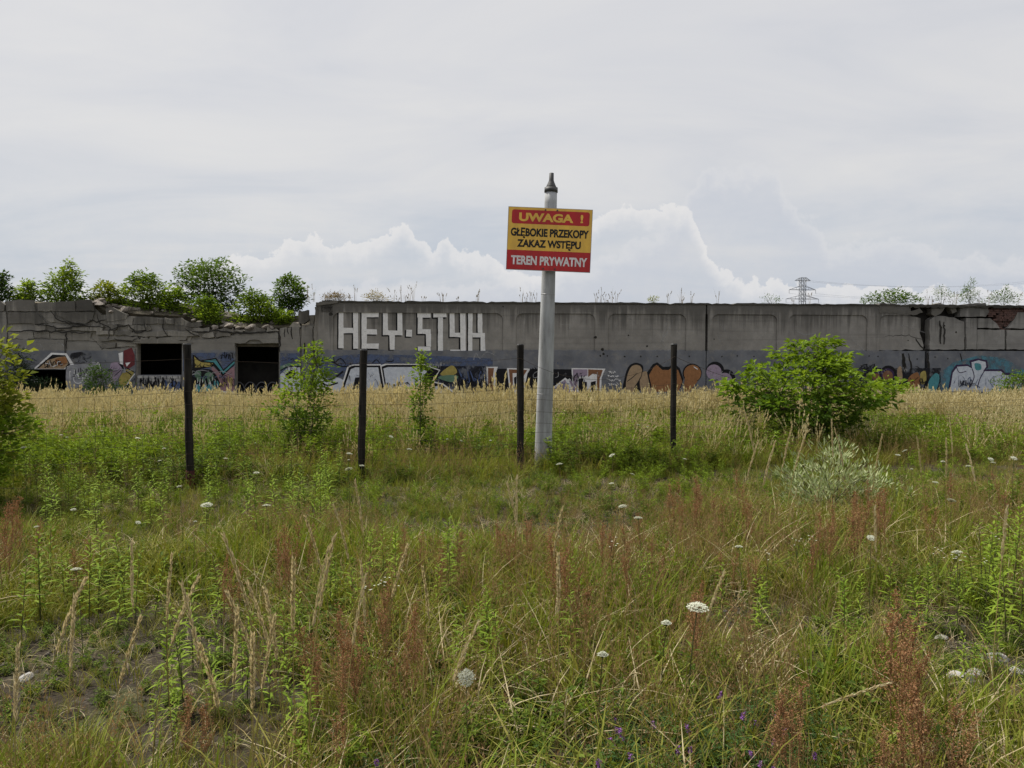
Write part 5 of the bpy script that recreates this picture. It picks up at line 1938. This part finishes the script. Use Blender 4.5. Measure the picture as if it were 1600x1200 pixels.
# tall dry stalks: pixel of the tip, height
stalks = [(412, 835, 0.93, 'front cluster'), (478, 843, 0.92, 'front cluster'), (462, 862, 0.90, 'front cluster'), (450, 880, 0.88, 'front cluster'), (432, 905, 0.85, 'front cluster'), (346, 903, 0.88, 'front cluster'), (360, 960, 0.80, 'front cluster'), (378, 945, 0.82, 'front cluster'),
          (218, 848, 0.88, 'left'), (270, 868, 0.84, 'left'), (232, 905, 0.80, 'left'), (42, 905, 0.84, 'left'), (90, 945, 0.78, 'left'), (8, 945, 0.80, 'left'), (150, 965, 0.75, 'left'), (20, 1015, 0.74, 'left'),
          (572, 755, 0.92, 'centre'), (556, 790, 0.88, 'centre'), (521, 800, 0.88, 'centre'), (566, 880, 0.82, 'centre'), (536, 905, 0.80, 'centre'), (590, 845, 0.8, 'centre'), (808, 752, 0.92, 'centre'), (831, 762, 0.9, 'centre'), (861, 790, 0.86, 'centre'), (672, 870, 0.8, 'centre'), (870, 870, 0.8, 'centre'), (690, 985, 0.65, 'centre'),
          (1190, 640, 1.15, 'bush'), (1203, 655, 1.12, 'bush'), (1172, 690, 1.02, 'bush'), (1150, 682, 1.0, 'bush'), (1223, 668, 1.05, 'bush'), (1310, 655, 1.05, 'bush'), (1325, 662, 1.05, 'bush'), (1140, 640, 1.0, 'bush'),
          (1452, 672, 1.0, 'right'), (1477, 676, 1.0, 'right'), (1489, 652, 1.05, 'right'), (1356, 668, 1.0, 'right'), (1592, 668, 1.0, 'right'), (1540, 690, 0.95, 'right'), (1580, 735, 0.9, 'right'), (1380, 800, 0.8, 'right'), (1555, 800, 0.85, 'right'), (1080, 900, 0.70, 'right')]
zones = {'front cluster': 'tall dry grass stalk in the pale cluster at the front', 'left': 'thin dry grass stalk standing in the meadow at the left', 'centre': 'dry grass stalk standing in the meadow before the two middle posts', 'bush': 'tall dry grass stalk standing against the large bush', 'right': 'dry grass stalk in the meadow right of the silvery shrub'}
for i, (px, py, h, zn) in enumerate(stalks):
    for q in range(2 if zn == 'front cluster' and i % 2 else 1):
        p = at_height(px + q * 9, py + q * 14, h)
        o = place(P_STK[(i * 3 + q) % 7], p.x, p.y, 1.0, rnd.uniform(0, 6.28), zones[zn], 'stalks: ' + zn, 'grass', (rnd.uniform(-0.06, 0.06), rnd.uniform(-0.08, 0.08)))
        k_ = rnd.uniform(0.85, 1.3)
        o.scale = (k_, k_, h)
p = at_height(1060, 1172, 0.12)
o = place(P_STK[2], p.x, p.y, 0.85, 0.3, 'bent dry grass stalk leaning far to the right in the front', None, 'grass', (0.25, 1.02))

# rust red sorrel plumes: pixel of the top, height
sor = [(545, 945, 0.50), (532, 980, 0.48), (555, 1000, 0.42), (490, 975, 0.42), (610, 950, 0.44), (642, 935, 0.42), (1412, 945, 0.60), (1422, 930, 0.6), (1400, 990, 0.55), (1250, 1055, 0.45), (1235, 1085, 0.42), (1210, 1100, 0.38), (1455, 1078, 0.52), (1482, 1090, 0.5), (1440, 1110, 0.46), (1385, 1125, 0.42), (1360, 740, 0.60), (1340, 770, 0.58), (1330, 765, 0.58), (1372, 755, 0.6), (1310, 775, 0.52), (1385, 748, 0.6), (1300, 800, 0.5), (1450, 775, 0.5), (20, 765, 0.56), (5, 780, 0.56), (30, 790, 0.5), (12, 820, 0.5), (130, 830, 0.48), (445, 815, 0.48), (430, 830, 0.46), (460, 808, 0.5), (455, 840, 0.45), (872, 850, 0.55), (880, 880, 0.5), (868, 830, 0.55), (1065, 740, 0.55), (1085, 735, 0.58), (1095, 760, 0.5), (1050, 765, 0.5), (1120, 770, 0.5), (800, 825, 0.45), (780, 815, 0.45), (830, 812, 0.48), (940, 815, 0.46), (960, 830, 0.44), (1020, 840, 0.44), (1090, 910, 0.5), (1080, 930, 0.5), (1160, 730, 0.55), (1165, 770, 0.5), (480, 1010, 0.38), (530, 1100, 0.36), (720, 830, 0.44), (700, 845, 0.42), (290, 1080, 0.34), (320, 1090, 0.34), (1570, 740, 0.5), (660, 1000, 0.36), (600, 905, 0.44), (615, 1010, 0.36), (1085, 1185, 0.3), (900, 900, 0.45), (1130, 860, 0.42), (1180, 870, 0.42), (640, 820, 0.45), (370, 880, 0.42), (350, 870, 0.42), (985, 870, 0.42), (1270, 820, 0.5), (1480, 730, 0.52), (1000, 800, 0.48), (1415, 1010, 0.5)]
for i, (px, py, h) in enumerate(sor):
    zone = ('left of the large white umbel' if px < 760 else ('above the violet vetch' if px < 1330 else 'beside the bare stony soil at the right')) if py > 920 else ('round the silvery shrub' if px > 1140 else ('in the left half of the meadow' if px < 600 else 'in the middle of the meadow'))
    for q in range(2):
        p = at_height(px + rnd.uniform(-16, 16) * (q > 0), py + rnd.uniform(4, 26) * (q > 0), h)
        s = h / 0.60
        place(P_SOR[(i + q) % 5], p.x, p.y, s, rnd.uniform(0, 6.28), 'rust red sorrel plume gone to seed ' + zone, 'sorrel plumes ' + zone, 'plant', (rnd.uniform(-0.1, 0.1), rnd.uniform(-0.1, 0.1)))

# leafy goldenrod: pixel of the top, height
rods = [(300, 905, 0.62), (285, 945, 0.52), (262, 965, 0.48), (150, 815, 0.62), (195, 830, 0.60), (205, 845, 0.55), (240, 870, 0.5), (60, 830, 0.58), (75, 800, 0.62), (385, 960, 0.48), (470, 925, 0.5), (445, 935, 0.48), (420, 1000, 0.45), (460, 1030, 0.42), (480, 1040, 0.40), (330, 990, 0.44), (240, 1065, 0.30), (270, 1060, 0.30), (755, 925, 0.46), (770, 940, 0.45), (740, 935, 0.44), (720, 950, 0.42), (575, 825, 0.58), (600, 820, 0.58), (620, 835, 0.55), (705, 810, 0.58), (702, 830, 0.55), (1325, 890, 0.5), (1320, 910, 0.48), (1450, 880, 0.5), (1440, 900, 0.5), (1500, 880, 0.5), (1555, 790, 0.66), (1575, 785, 0.68), (1595, 775, 0.70), (1560, 820, 0.62), (1585, 815, 0.64), (1540, 810, 0.62), (1570, 850, 0.58), (1595, 840, 0.6), (1525, 835, 0.55), (1540, 960, 0.36), (1560, 975, 0.34), (1510, 990, 0.33), (1590, 1040, 0.32), (890, 880, 0.48), (895, 935, 0.44), (1030, 985, 0.36), (980, 1130, 0.2), (840, 1010, 0.3), (550, 875, 0.5), (515, 860, 0.52), (30, 870, 0.5), (100, 850, 0.5), (180, 880, 0.48), (345, 865, 0.5), (1130, 880, 0.46), (1190, 900, 0.44), (1390, 875, 0.46), (1020, 870, 0.46), (680, 880, 0.46)]
for i, (px, py, h) in enumerate(rods):
    zone = 'at the right edge' if px > 1500 else (('among the pale stalks at the front' if px > 230 and py > 880 else 'in the left third of the meadow') if px < 540 else ('right of the silvery shrub' if px > 1250 else 'in the middle of the meadow'))
    for q in range(2 if i % 2 else 1):
        h *= rnd.uniform(0.8, 1.0)
        p = at_height(px + rnd.uniform(-20, 20) * q, py + rnd.uniform(0, 22) * q, h)
        place(P_ROD[(i + q) % 5], p.x, p.y, h / 0.62, rnd.uniform(0, 6.28), 'bright green goldenrod with narrow pointed leaves ' + zone, 'goldenrod ' + zone, 'plant', (rnd.uniform(-0.08, 0.08), rnd.uniform(-0.08, 0.08)))
for i in range(130):                       # the stand of goldenrod round the fence on the left
    px, py = rnd.uniform(40, 560), rnd.uniform(650, 750)
    h = rnd.uniform(0.38, 0.6)
    p = at_height(px, py, h)
    hides = p.y < 10.3 and (abs(px - 297) < 26 or abs(px - 563) < 26)
    if p.y < 15 and not hides:
        place(P_ROD[i % 5], p.x, p.y, h / 0.62, rnd.uniform(0, 6.28), 'leafy goldenrod in the dense green stand round the first two posts', 'goldenrod stand by the fence', 'plant', (rnd.uniform(-0.08, 0.08), rnd.uniform(-0.08, 0.08)))

# vetch with violet flowers along the bottom
vet = [(590, 1155), (578, 1160), (970, 1125), (1000, 1150), (1040, 1110), (1130, 1112), (1190, 1135), (1212, 1140), (1205, 1160), (1280, 1150), (1080, 1135), (1010, 1185), (1405, 1180), (985, 1155), (1240, 1180), (1120, 1160), (1060, 1160), (1160, 1170), (940, 1165)]
for i, (px, py) in enumerate(vet):
    p = at_height(px, py, 0.24)
    place(P_VET[i % 3], p.x, p.y, rnd.uniform(0.8, 1.1), rnd.uniform(0, 6.28), 'low vetch with violet flower spikes at the bottom of the picture', 'violet vetch', 'flower')
for i in range(22):
    px, py = rnd.uniform(930, 1330), rnd.uniform(1110, 1190)
    p = at_height(px, py, 0.12)
    o = place(P_VET[i % 3], p.x, p.y, rnd.uniform(0.7, 1.0), rnd.uniform(0, 6.28), 'low vetch with violet flower spikes at the bottom of the picture', 'violet vetch', 'flower')
    if i % 5:
        for ch in list(o.children):
            bpy.data.objects.remove(ch)
for o in protos:
    for ch in list(o.children):
        bpy.data.objects.remove(ch)
    bpy.data.objects.remove(o)

# stones on the bare ground
for i, (px, py, s, lab) in enumerate(((1505, 1072, 0.055, 'pale angular stone on the bare soil at the right, largest of the group'), (1525, 1066, 0.04, 'pale stone touching the largest stone on the bare soil'), (1552, 1038, 0.05, 'long pale stone behind the largest stone on the bare soil'), (1590, 1060, 0.035, 'small pale stone by the right edge of the bare soil'), (1388, 998, 0.03, 'small white stone beside the tall rust red plume'), (1470, 1003, 0.03, 'small grey stone on the dark bare soil right of the plume'), (40, 1075, 0.035, 'small pale stone on the bare patch in the lower left corner'))):
    p = at_height(px, py, 0.0)
    o = bpy.data.objects.new('stone', chunk_mesh('stone', 60 + i, M['stone'], 2))
    o.location = (p.x, p.y, gz(p.x, p.y) + s * 0.25)
    o.scale = (s * 1.5, s, s * 0.6)
    o.rotation_euler = (0, 0, i * 1.3)
    link(o)
    tag(o, lab, 'stone', 'stones on bare soil')

# ------------------------------------------------------------------ shrubs and saplings
def shrub(name, base_, env, label, cat, mat, leaf=(0.05, 0.03), clusters=160, per=16, stems=5, spread=0.09, flat=0.5, depth=0.9, seed=0, group=None, accent=None, stem_r=0.012, leaf_up=0.35, six=False, droop=0.15):
    """env: list of (height, left, right) in metres from the base. Branches reach clusters of leaves spread through the volume."""
    r = np.random.default_rng(1000 + seed)
    e = empty(name, base_)
    tag(e, label, cat, group)
    hs = np.array([q[0] for q in env], float)
    le = np.array([q[1] for q in env], float)
    ri = np.array([q[2] for q in env], float)
    h0, h1 = hs[0], hs[-1]
    # sample cluster centres, denser towards the outside, weighted by width
    cand = r.uniform(h0, h1, clusters * 30)
    wdt = np.interp(cand, hs, ri - le)
    keep = cand[r.uniform(0, wdt.max(), len(cand)) < wdt][:clusters]
    l_, g_ = np.interp(keep, hs, le), np.interp(keep, hs, ri)
    a = r.uniform(0, 2 * np.pi, len(keep))
    q = np.sqrt(r.uniform(0.02, 1.0, len(keep))) * (1 + r.normal(0, 0.06, len(keep)))
    lob = np.array([1 + 0.42 * noise.noise(Vector((math.cos(t_) * 1.4 + seed * 7.1, math.sin(t_) * 1.4, (h_ - h0) / max(h1 - h0, 1e-3) * 3.2))) for t_, h_ in zip(a, keep)])
    q = q * lob
    cx = (l_ + g_) / 2 + np.cos(a) * q * (g_ - l_) / 2
    cy = np.sin(a) * q * (g_ - l_) / 2 * depth
    ctr = np.stack([cx, cy, keep], 1)
    # main stems
    mb = MB()
    tops_ = ctr[np.argsort(-(ctr[:, 2] + 0.35 * np.linalg.norm(ctr[:, :2], axis=1)))]
    idx = [0]
    for i in range(1, len(tops_)):
        if len(idx) >= stems:
            break
        if min(np.linalg.norm(tops_[i] - tops_[j]) for j in idx) > (h1 - h0) * 0.22:
            idx.append(i)
    paths = []
    for i in idx:
        tgt = tops_[i]
        b0 = np.array([r.normal(0, 0.03), r.normal(0, 0.03), -0.08])
        c1 = b0 + np.array([tgt[0] * 0.25, tgt[1] * 0.25, tgt[2] * 0.5]) + r.normal(0, 0.03, 3)
        ts = np.linspace(0, 1, 8)
        pth = [b0 * (1 - t) ** 2 + 2 * c1 * t * (1 - t) + tgt * t * t for t in ts]
        paths.append(np.array(pth))
        mb.tube(pth, [stem_r * (1 - 0.8 * t) for t in ts], 5)
    allp = np.concatenate([p[:-1] for p in paths], 0)
    for c in ctr:
        d = np.linalg.norm(allp - c, axis=1) + 0.8 * np.maximum(0, allp[:, 2] - c[2] + 0.03)
        s = allp[np.argmin(d)]
        md = (s + c) / 2 + np.array([0, 0, -0.04 * np.linalg.norm(c - s)])
        mb.tube([s, md, c], [stem_r * 0.32, stem_r * 0.24, stem_r * 0.12], 3, 0, False)
    mb.build('trunk', M['bark'], e)
    n = len(ctr) * per
    cc = np.repeat(ctr, per, 0)
    cs = np.repeat(r.uniform(0.55, 1.25, len(ctr)), per)[:, None]
    off = r.normal(0, 1, (n, 3)) * np.array([[spread, spread, spread * flat]]) * cs
    P = cc + off
    out_ = unit(np.concatenate([cc[:, :2] - 0.0, np.full((n, 1), 0.0)], 1) + 1e-6)
    D = unit(off) * 0.7 + out_ * 0.5 + rand_dirs(r, n, -0.4, 0.9) * 0.6 + UPV[None] * leaf_up * 0.5
    N = UPV[None] + 0.55 * rand_dirs(r, n, -1, 1)
    L = leaf[0] * r.uniform(0.6, 1.25, n) * (0.6 + 0.4 * cs[:, 0])
    W = leaf[1] * r.uniform(0.7, 1.2, n)
    fn = (lambda *a_: leaves6(a_[0], a_[1], a_[2], a_[3], a_[4], droop)) if six else (lambda *a_: leaves(a_[0], a_[1], a_[2], a_[3], a_[4], 0.16, droop))
    if accent:
        # leaves of another colour above a height quantile, others at random
        sel = (P[:, 2] > np.quantile(P[:, 2], accent[1])) | (r.uniform(0, 1, n) < accent[2])
    else:
        sel = np.zeros(n, bool)
    mb = MB()
    v, f = fn(P[~sel], D[~sel], N[~sel], L[~sel], W[~sel])
    mb.add(v, f, 0)
    if sel.any():
        v, f = fn(P[sel], D[sel], N[sel], L[sel], W[sel])
        mb.add(v, f, 1)
    mb.build('foliage', [mat, accent[0]] if accent else [mat], e)
    return e


def px_env(base_pt, D, rows):
    """rows of (py, px left, px right) into (height, left, right) at that distance"""
    out = []
    for py, a, b in rows:
        pa, pb = at(a, py, D), at(b, py, D)
        out.append((pa.z - base_pt.z, pa.x - base_pt.x, pb.x - base_pt.x))
    return sorted(out)


def ground_at(px, D):
    p = at(px, 600, D)
    return Vector((p.x, p.y, gz(p.x, p.y)))


D = 13.2
b = ground_at(1262, D)
shrub('knotweed_bush', b, px_env(b, D, [(685, 1232, 1292), (665, 1205, 1326), (645, 1175, 1352), (618, 1146, 1385), (600, 1142, 1402), (585, 1160, 1360), (570, 1175, 1342), (558, 1215, 1325), (548, 1225, 1320), (530, 1240, 1315)]),
      'large broad-leaved green bush in the meadow right of the sign pole', 'bush', M['leaf_mid'], (0.13, 0.078), 350, 12, 13, 0.07, 0.38, 0.8, 1, None, (M['leaf_light'], 0.45, 0.2), 0.014, 0.2, False, 0.25)
D = 11.6
b = ground_at(478, D)
shrub('leafy_sapling', b, px_env(b, D, [(715, 470, 490), (680, 450, 500), (650, 432, 522), (625, 428, 520), (600, 438, 518), (585, 455, 510), (565, 470, 512), (552, 482, 505), (543, 486, 500)]),
      'leafy green sapling between the first and second dark posts', 'sapling', M['leaf_mid'], (0.078, 0.042), 165, 13, 4, 0.055, 0.7, 0.8, 2, None, (M['leaf_light'], 0.5, 0.3), 0.012)
D = 12.0
b = ground_at(655, D)
shrub('slender_sapling', b, px_env(b, D, [(715, 640, 676), (690, 646, 670), (660, 643, 670), (625, 641, 670), (600, 640, 672), (575, 646, 671), (560, 650, 666), (549, 654, 660)]),
      'slender columnar sapling between the second and third dark posts', 'sapling', M['leaf_mid'], (0.066, 0.038), 95, 12, 2, 0.042, 0.8, 0.9, 3, None, (M['leaf_light'], 0.6, 0.2), 0.010)
D = 11.7
b = ground_at(672, D)
shrub('low_dark_bush', b, px_env(b, D, [(728, 635, 705), (712, 632, 708), (700, 645, 690), (692, 655, 675)]),
      'low dark weed clump at the foot of the slender sapling', 'bush', M['leaf_dark'], (0.045, 0.022), 50, 12, 4, 0.06, 0.7, 0.9, 4)
D = 8.2
b = ground_at(-25, D)
shrub('edge_shrub', b, px_env(b, D, [(760, -60, 0), (740, -90, 12), (700, -95, 36), (670, -90, 46), (640, -85, 30), (610, -80, 24), (580, -75, 20), (550, -65, 8), (530, -50, -4)]),
      'bright green shrub cut by the left edge of the picture', 'bush', M['leaf_light'], (0.09, 0.06), 240, 11, 6, 0.07, 0.6, 0.9, 5, None, (M['leaf_yellow'], 0.55, 0.15), 0.014)
D = 8.0
b = ground_at(1300, D)
shrub('silvery_shrub', b, px_env(b, D, [(815, 1230, 1360), (790, 1215, 1385), (765, 1205, 1410), (745, 1210, 1405), (725, 1235, 1375), (710, 1265, 1340), (702, 1285, 1325)]),
      'low silvery green narrow-leaved shrub below the large bush', 'bush', M['silver_leaf'], (0.075, 0.015), 190, 11, 12, 0.05, 1.0, 0.8, 6, None, None, 0.006, 1.9, True, 0.05)
# plants in front of the ruin and at the wall's foot
specs = [('dark_spruce', 28, 30.6, [(616, 8, 60), (600, 10, 52), (585, 14, 44), (570, 18, 40), (556, 22, 35), (543, 26, 30)], 'dark little spruce in front of the ruin behind the left shrub', 'tree', M['needle'], (0.14, 0.03), 110, 20, 0.12),
         ('dark_weed_bush', 70, 30.8, [(622, 30, 100), (605, 34, 92), (592, 40, 80)], 'dark conifer scrub before the low opening of the ruin', 'bush', M['needle'], (0.14, 0.03), 70, 16, 0.12),
         ('nettle_bush', 165, 31.0, [(622, 128, 205), (606, 132, 200), (592, 138, 188), (580, 140, 165), (570, 142, 150)], 'green nettle clump against the ruin left of its window', 'bush', M['leaf_dark'], (0.13, 0.05), 110, 14, 0.13),
         ('wall_foot_bush', 1580, 33.0, [(622, 1550, 1625), (606, 1552, 1628), (592, 1562, 1620), (584, 1575, 1610)], 'leafy bush at the foot of the wall near the right edge', 'bush', M['leaf_mid'], (0.13, 0.07), 90, 14, 0.13),
         ('wall_foot_bush', 1385, 27.0, [(626, 1330, 1440), (612, 1335, 1430), (600, 1350, 1410), (592, 1375, 1400)], 'leafy growth in the long grass just behind the large bush', 'bush', M['leaf_light'], (0.12, 0.06), 90, 14, 0.12)]
for i, (nm, px, D, rows, lab, cat, mt, lf, cl, per, sp) in enumerate(specs):
    b = ground_at(px, D)
    shrub(nm, b, px_env(b, D, rows), lab, cat, mt, lf, cl, per, 5, sp, 0.7, 0.8, 20 + i, None, None, 0.02)
# on the roof of the ruin: (px, depth behind the wall face, rows, ...)
roofs = [(2, 1.2, [(470, -30, 22), (455, -28, 18), (440, -22, 14), (424, -6, 6)], 'dark bush on the ruin roof at the very left edge', M['leaf_dark'], None, 110),
         (40, 1.0, [(470, 22, 62), (458, 26, 56), (448, 34, 50), (440, 42, 48)], 'small yellowish bush on the ruin roof beside the leftmost dark one', M['leaf_mid'], (M['leaf_light'], 0.3, 0.4), 70),
         (95, 1.3, [(472, 58, 136), (458, 60, 134), (445, 66, 132), (432, 82, 128), (420, 98, 116), (404, 104, 108)], 'spiky green bush on the ruin roof with one tall thin shoot', M['leaf_mid'], (M['leaf_light'], 0.7, 0.25), 200),
         (165, 1.2, [(480, 142, 190), (466, 144, 188), (452, 150, 182), (442, 158, 176)], 'yellow green bush on the ruin roof above the gap in the parapet', M['leaf_light'], (M['leaf_yellow'], 0.3, 0.35), 110),
         (222, 1.3, [(486, 186, 258), (470, 186, 260), (455, 190, 258), (440, 198, 252), (427, 210, 240)], 'bright green bush on the ruin roof left of the big dark tree', M['leaf_light'], (M['leaf_mid'], 0.8, 0.3), 240),
         (328, 2.6, [(488, 300, 356), (470, 284, 372), (450, 278, 378), (432, 278, 376), (418, 288, 368), (406, 306, 352)], 'big round dark green bush on the ruin roof, tallest of all', M['leaf_dark'], (M['leaf_mid'], 0.6, 0.45), 400),
         (268, 1.0, [(494, 246, 292), (478, 246, 292), (464, 252, 286), (452, 262, 278)], 'light green bush on the ruin roof in front of the big dark one', M['leaf_light'], None, 120),
         (318, 0.8, [(506, 296, 346), (492, 290, 350), (478, 294, 344), (464, 306, 332)], 'low bright bush hanging over the crumbled edge under the big dark one', M['leaf_light'], (M['leaf_mid'], 0.85, 0.35), 170),
         (398, 1.1, [(506, 364, 438), (492, 362, 440), (478, 368, 432), (466, 376, 420), (456, 392, 408)], 'spreading light green bush on the ruin roof above the doorway', M['leaf_light'], (M['leaf_mid'], 0.8, 0.35), 220),
         (436, 0.9, [(506, 420, 462), (496, 420, 460), (486, 426, 452)], 'low light green bush on the ruin roof beside the broken wall end', M['leaf_light'], None, 70),
         (453, 1.8, [(490, 442, 464), (474, 430, 476), (458, 428, 478), (444, 432, 474), (432, 444, 462)], 'dark upright bush on the ruin roof next to the wall end', M['leaf_dark'], (M['leaf_mid'], 0.6, 0.4), 190)]
for i, (px, dy, rows, lab, mt, acc, cl) in enumerate(roofs):
    yy = SET + dy
    lx, lz = loc(px, rows[0][0], yy)
    wp = wall_world(lx, yy, min(lz, roof_z(lx, yy)))
    shrub('roof_bush', wp, px_env(wp, wp.y, rows), lab, 'bush', mt, (0.16, 0.09), int(cl * 0.85), 13, 6, 0.105, 0.7, 0.75, 40 + i, 'bushes on the ruin roof', acc, 0.022)
# on the wall top
wt = [(1400, 0.6, [(474, 1348, 1442), (466, 1350, 1440), (460, 1362, 1425), (455, 1378, 1415)], 'low creeping plant on the wall top above the broken panel', M['leaf_mid'], (0.14, 0.06), 120),
      (1515, 0.6, [(472, 1500, 1526), (458, 1503, 1525), (446, 1508, 1524), (436, 1516, 1521)], 'tall spiky weed on the wall top right of the deep crack', M['leaf_mid'], (0.11, 0.03), 70),
      (1472, 0.6, [(472, 1460, 1495), (462, 1463, 1492), (450, 1464, 1482)], 'sparse spiky weed on the wall top above the deep crack', M['leaf_mid'], (0.11, 0.028), 34),
      (1568, 0.6, [(473, 1535, 1600), (464, 1540, 1592), (456, 1556, 1580), (448, 1566, 1576)], 'reddish green weed on the wall top above the bricks', M['leaf_mid'], (0.11, 0.04), 60),
      (585, 0.6, [(470, 566, 606), (464, 570, 600), (458, 574, 592)], 'small dry bush on the wall top over the white letters', M['gold_stem'], (0.12, 0.03), 45),
      (522, 0.6, [(469, 500, 545), (464, 506, 542), (460, 512, 532)], 'brown mossy clump on the broken wall end', M['grass_brown'], (0.12, 0.03), 60),
      (1205, 0.6, [(472, 1186, 1232), (467, 1190, 1226), (463, 1196, 1210)], 'thin weed on the wall top left of the pylon', M['leaf_mid'], (0.10, 0.03), 16),
      (1020, 0.6, [(472, 1008, 1032), (466, 1012, 1028)], 'tiny yellow green weed on the wall top right of the pole', M['leaf_yellow'], (0.10, 0.04), 12)]
for i, (px, dy, rows, lab, mt, lf, cl) in enumerate(wt):
    lx, lz = loc(px, rows[0][0], dy)
    wp = wall_world(lx, dy, TOPZ - 0.03)
    shrub('wall_top_weed', wp, px_env(wp, wp.y, rows), lab, 'weed', mt, lf, cl, 9, 4, 0.09, 0.8, 0.35, 70 + i, 'weeds on the wall top', None, 0.012, 0.8)
# thin dry grasses along the wall top
for i, px in enumerate([482, 490, 548, 556, 615, 622, 628, 634, 640, 645, 662, 690, 693, 716, 745, 747, 815, 822, 830, 838, 932, 938, 945, 950, 956, 963, 1045, 1064, 1066, 1080, 1121, 1240, 1265, 1450, 1456, 1488, 1492, 1530, 1546, 1590]):
    r = np.random.default_rng(3000 + i)
    mb = MB()
    hh = r.uniform(0.25, 0.8) if i % 3 else r.uniform(0.7, 1.0)
    v, f = blades(r, 6, hh * 0.4, hh, 0.08, 0.05, 0.5, 0.010, 0.016, 5)
    mb.add(v, f)
    tips = v.reshape(6, 12, 3)
    for q in range(3):
        t0, t1 = tips[q, 6:8].mean(0), tips[q, 10:12].mean(0)
        k = 9
        P = t0[None] + (t1 - t0)[None] * r.uniform(0.2, 1, k)[:, None]
        lv = leaves(P, unit(t1 - t0)[None] + rand_dirs(r, k) * 0.35, rand_dirs(r, k), 0.09, 0.022)
        mb.add(lv[0], lv[1])
    lx = loc(px, 470, 0.35)[0]
    wp = wall_world(lx, 0.35, TOPZ - 0.01)
    o = mb.build('dry_grass_tuft', M['grass_brown'])
    o.location = wp
    o.scale = (0.8, 0.8, 1)
    zone = 'over the white letters' if px < 800 else ('between the pole and the pylon' if px < 1230 else 'right of the pylon')
    tag(o, 'thin dry grass tuft growing on the wall top ' + zone, 'grass', 'dry tufts on the wall top ' + zone)
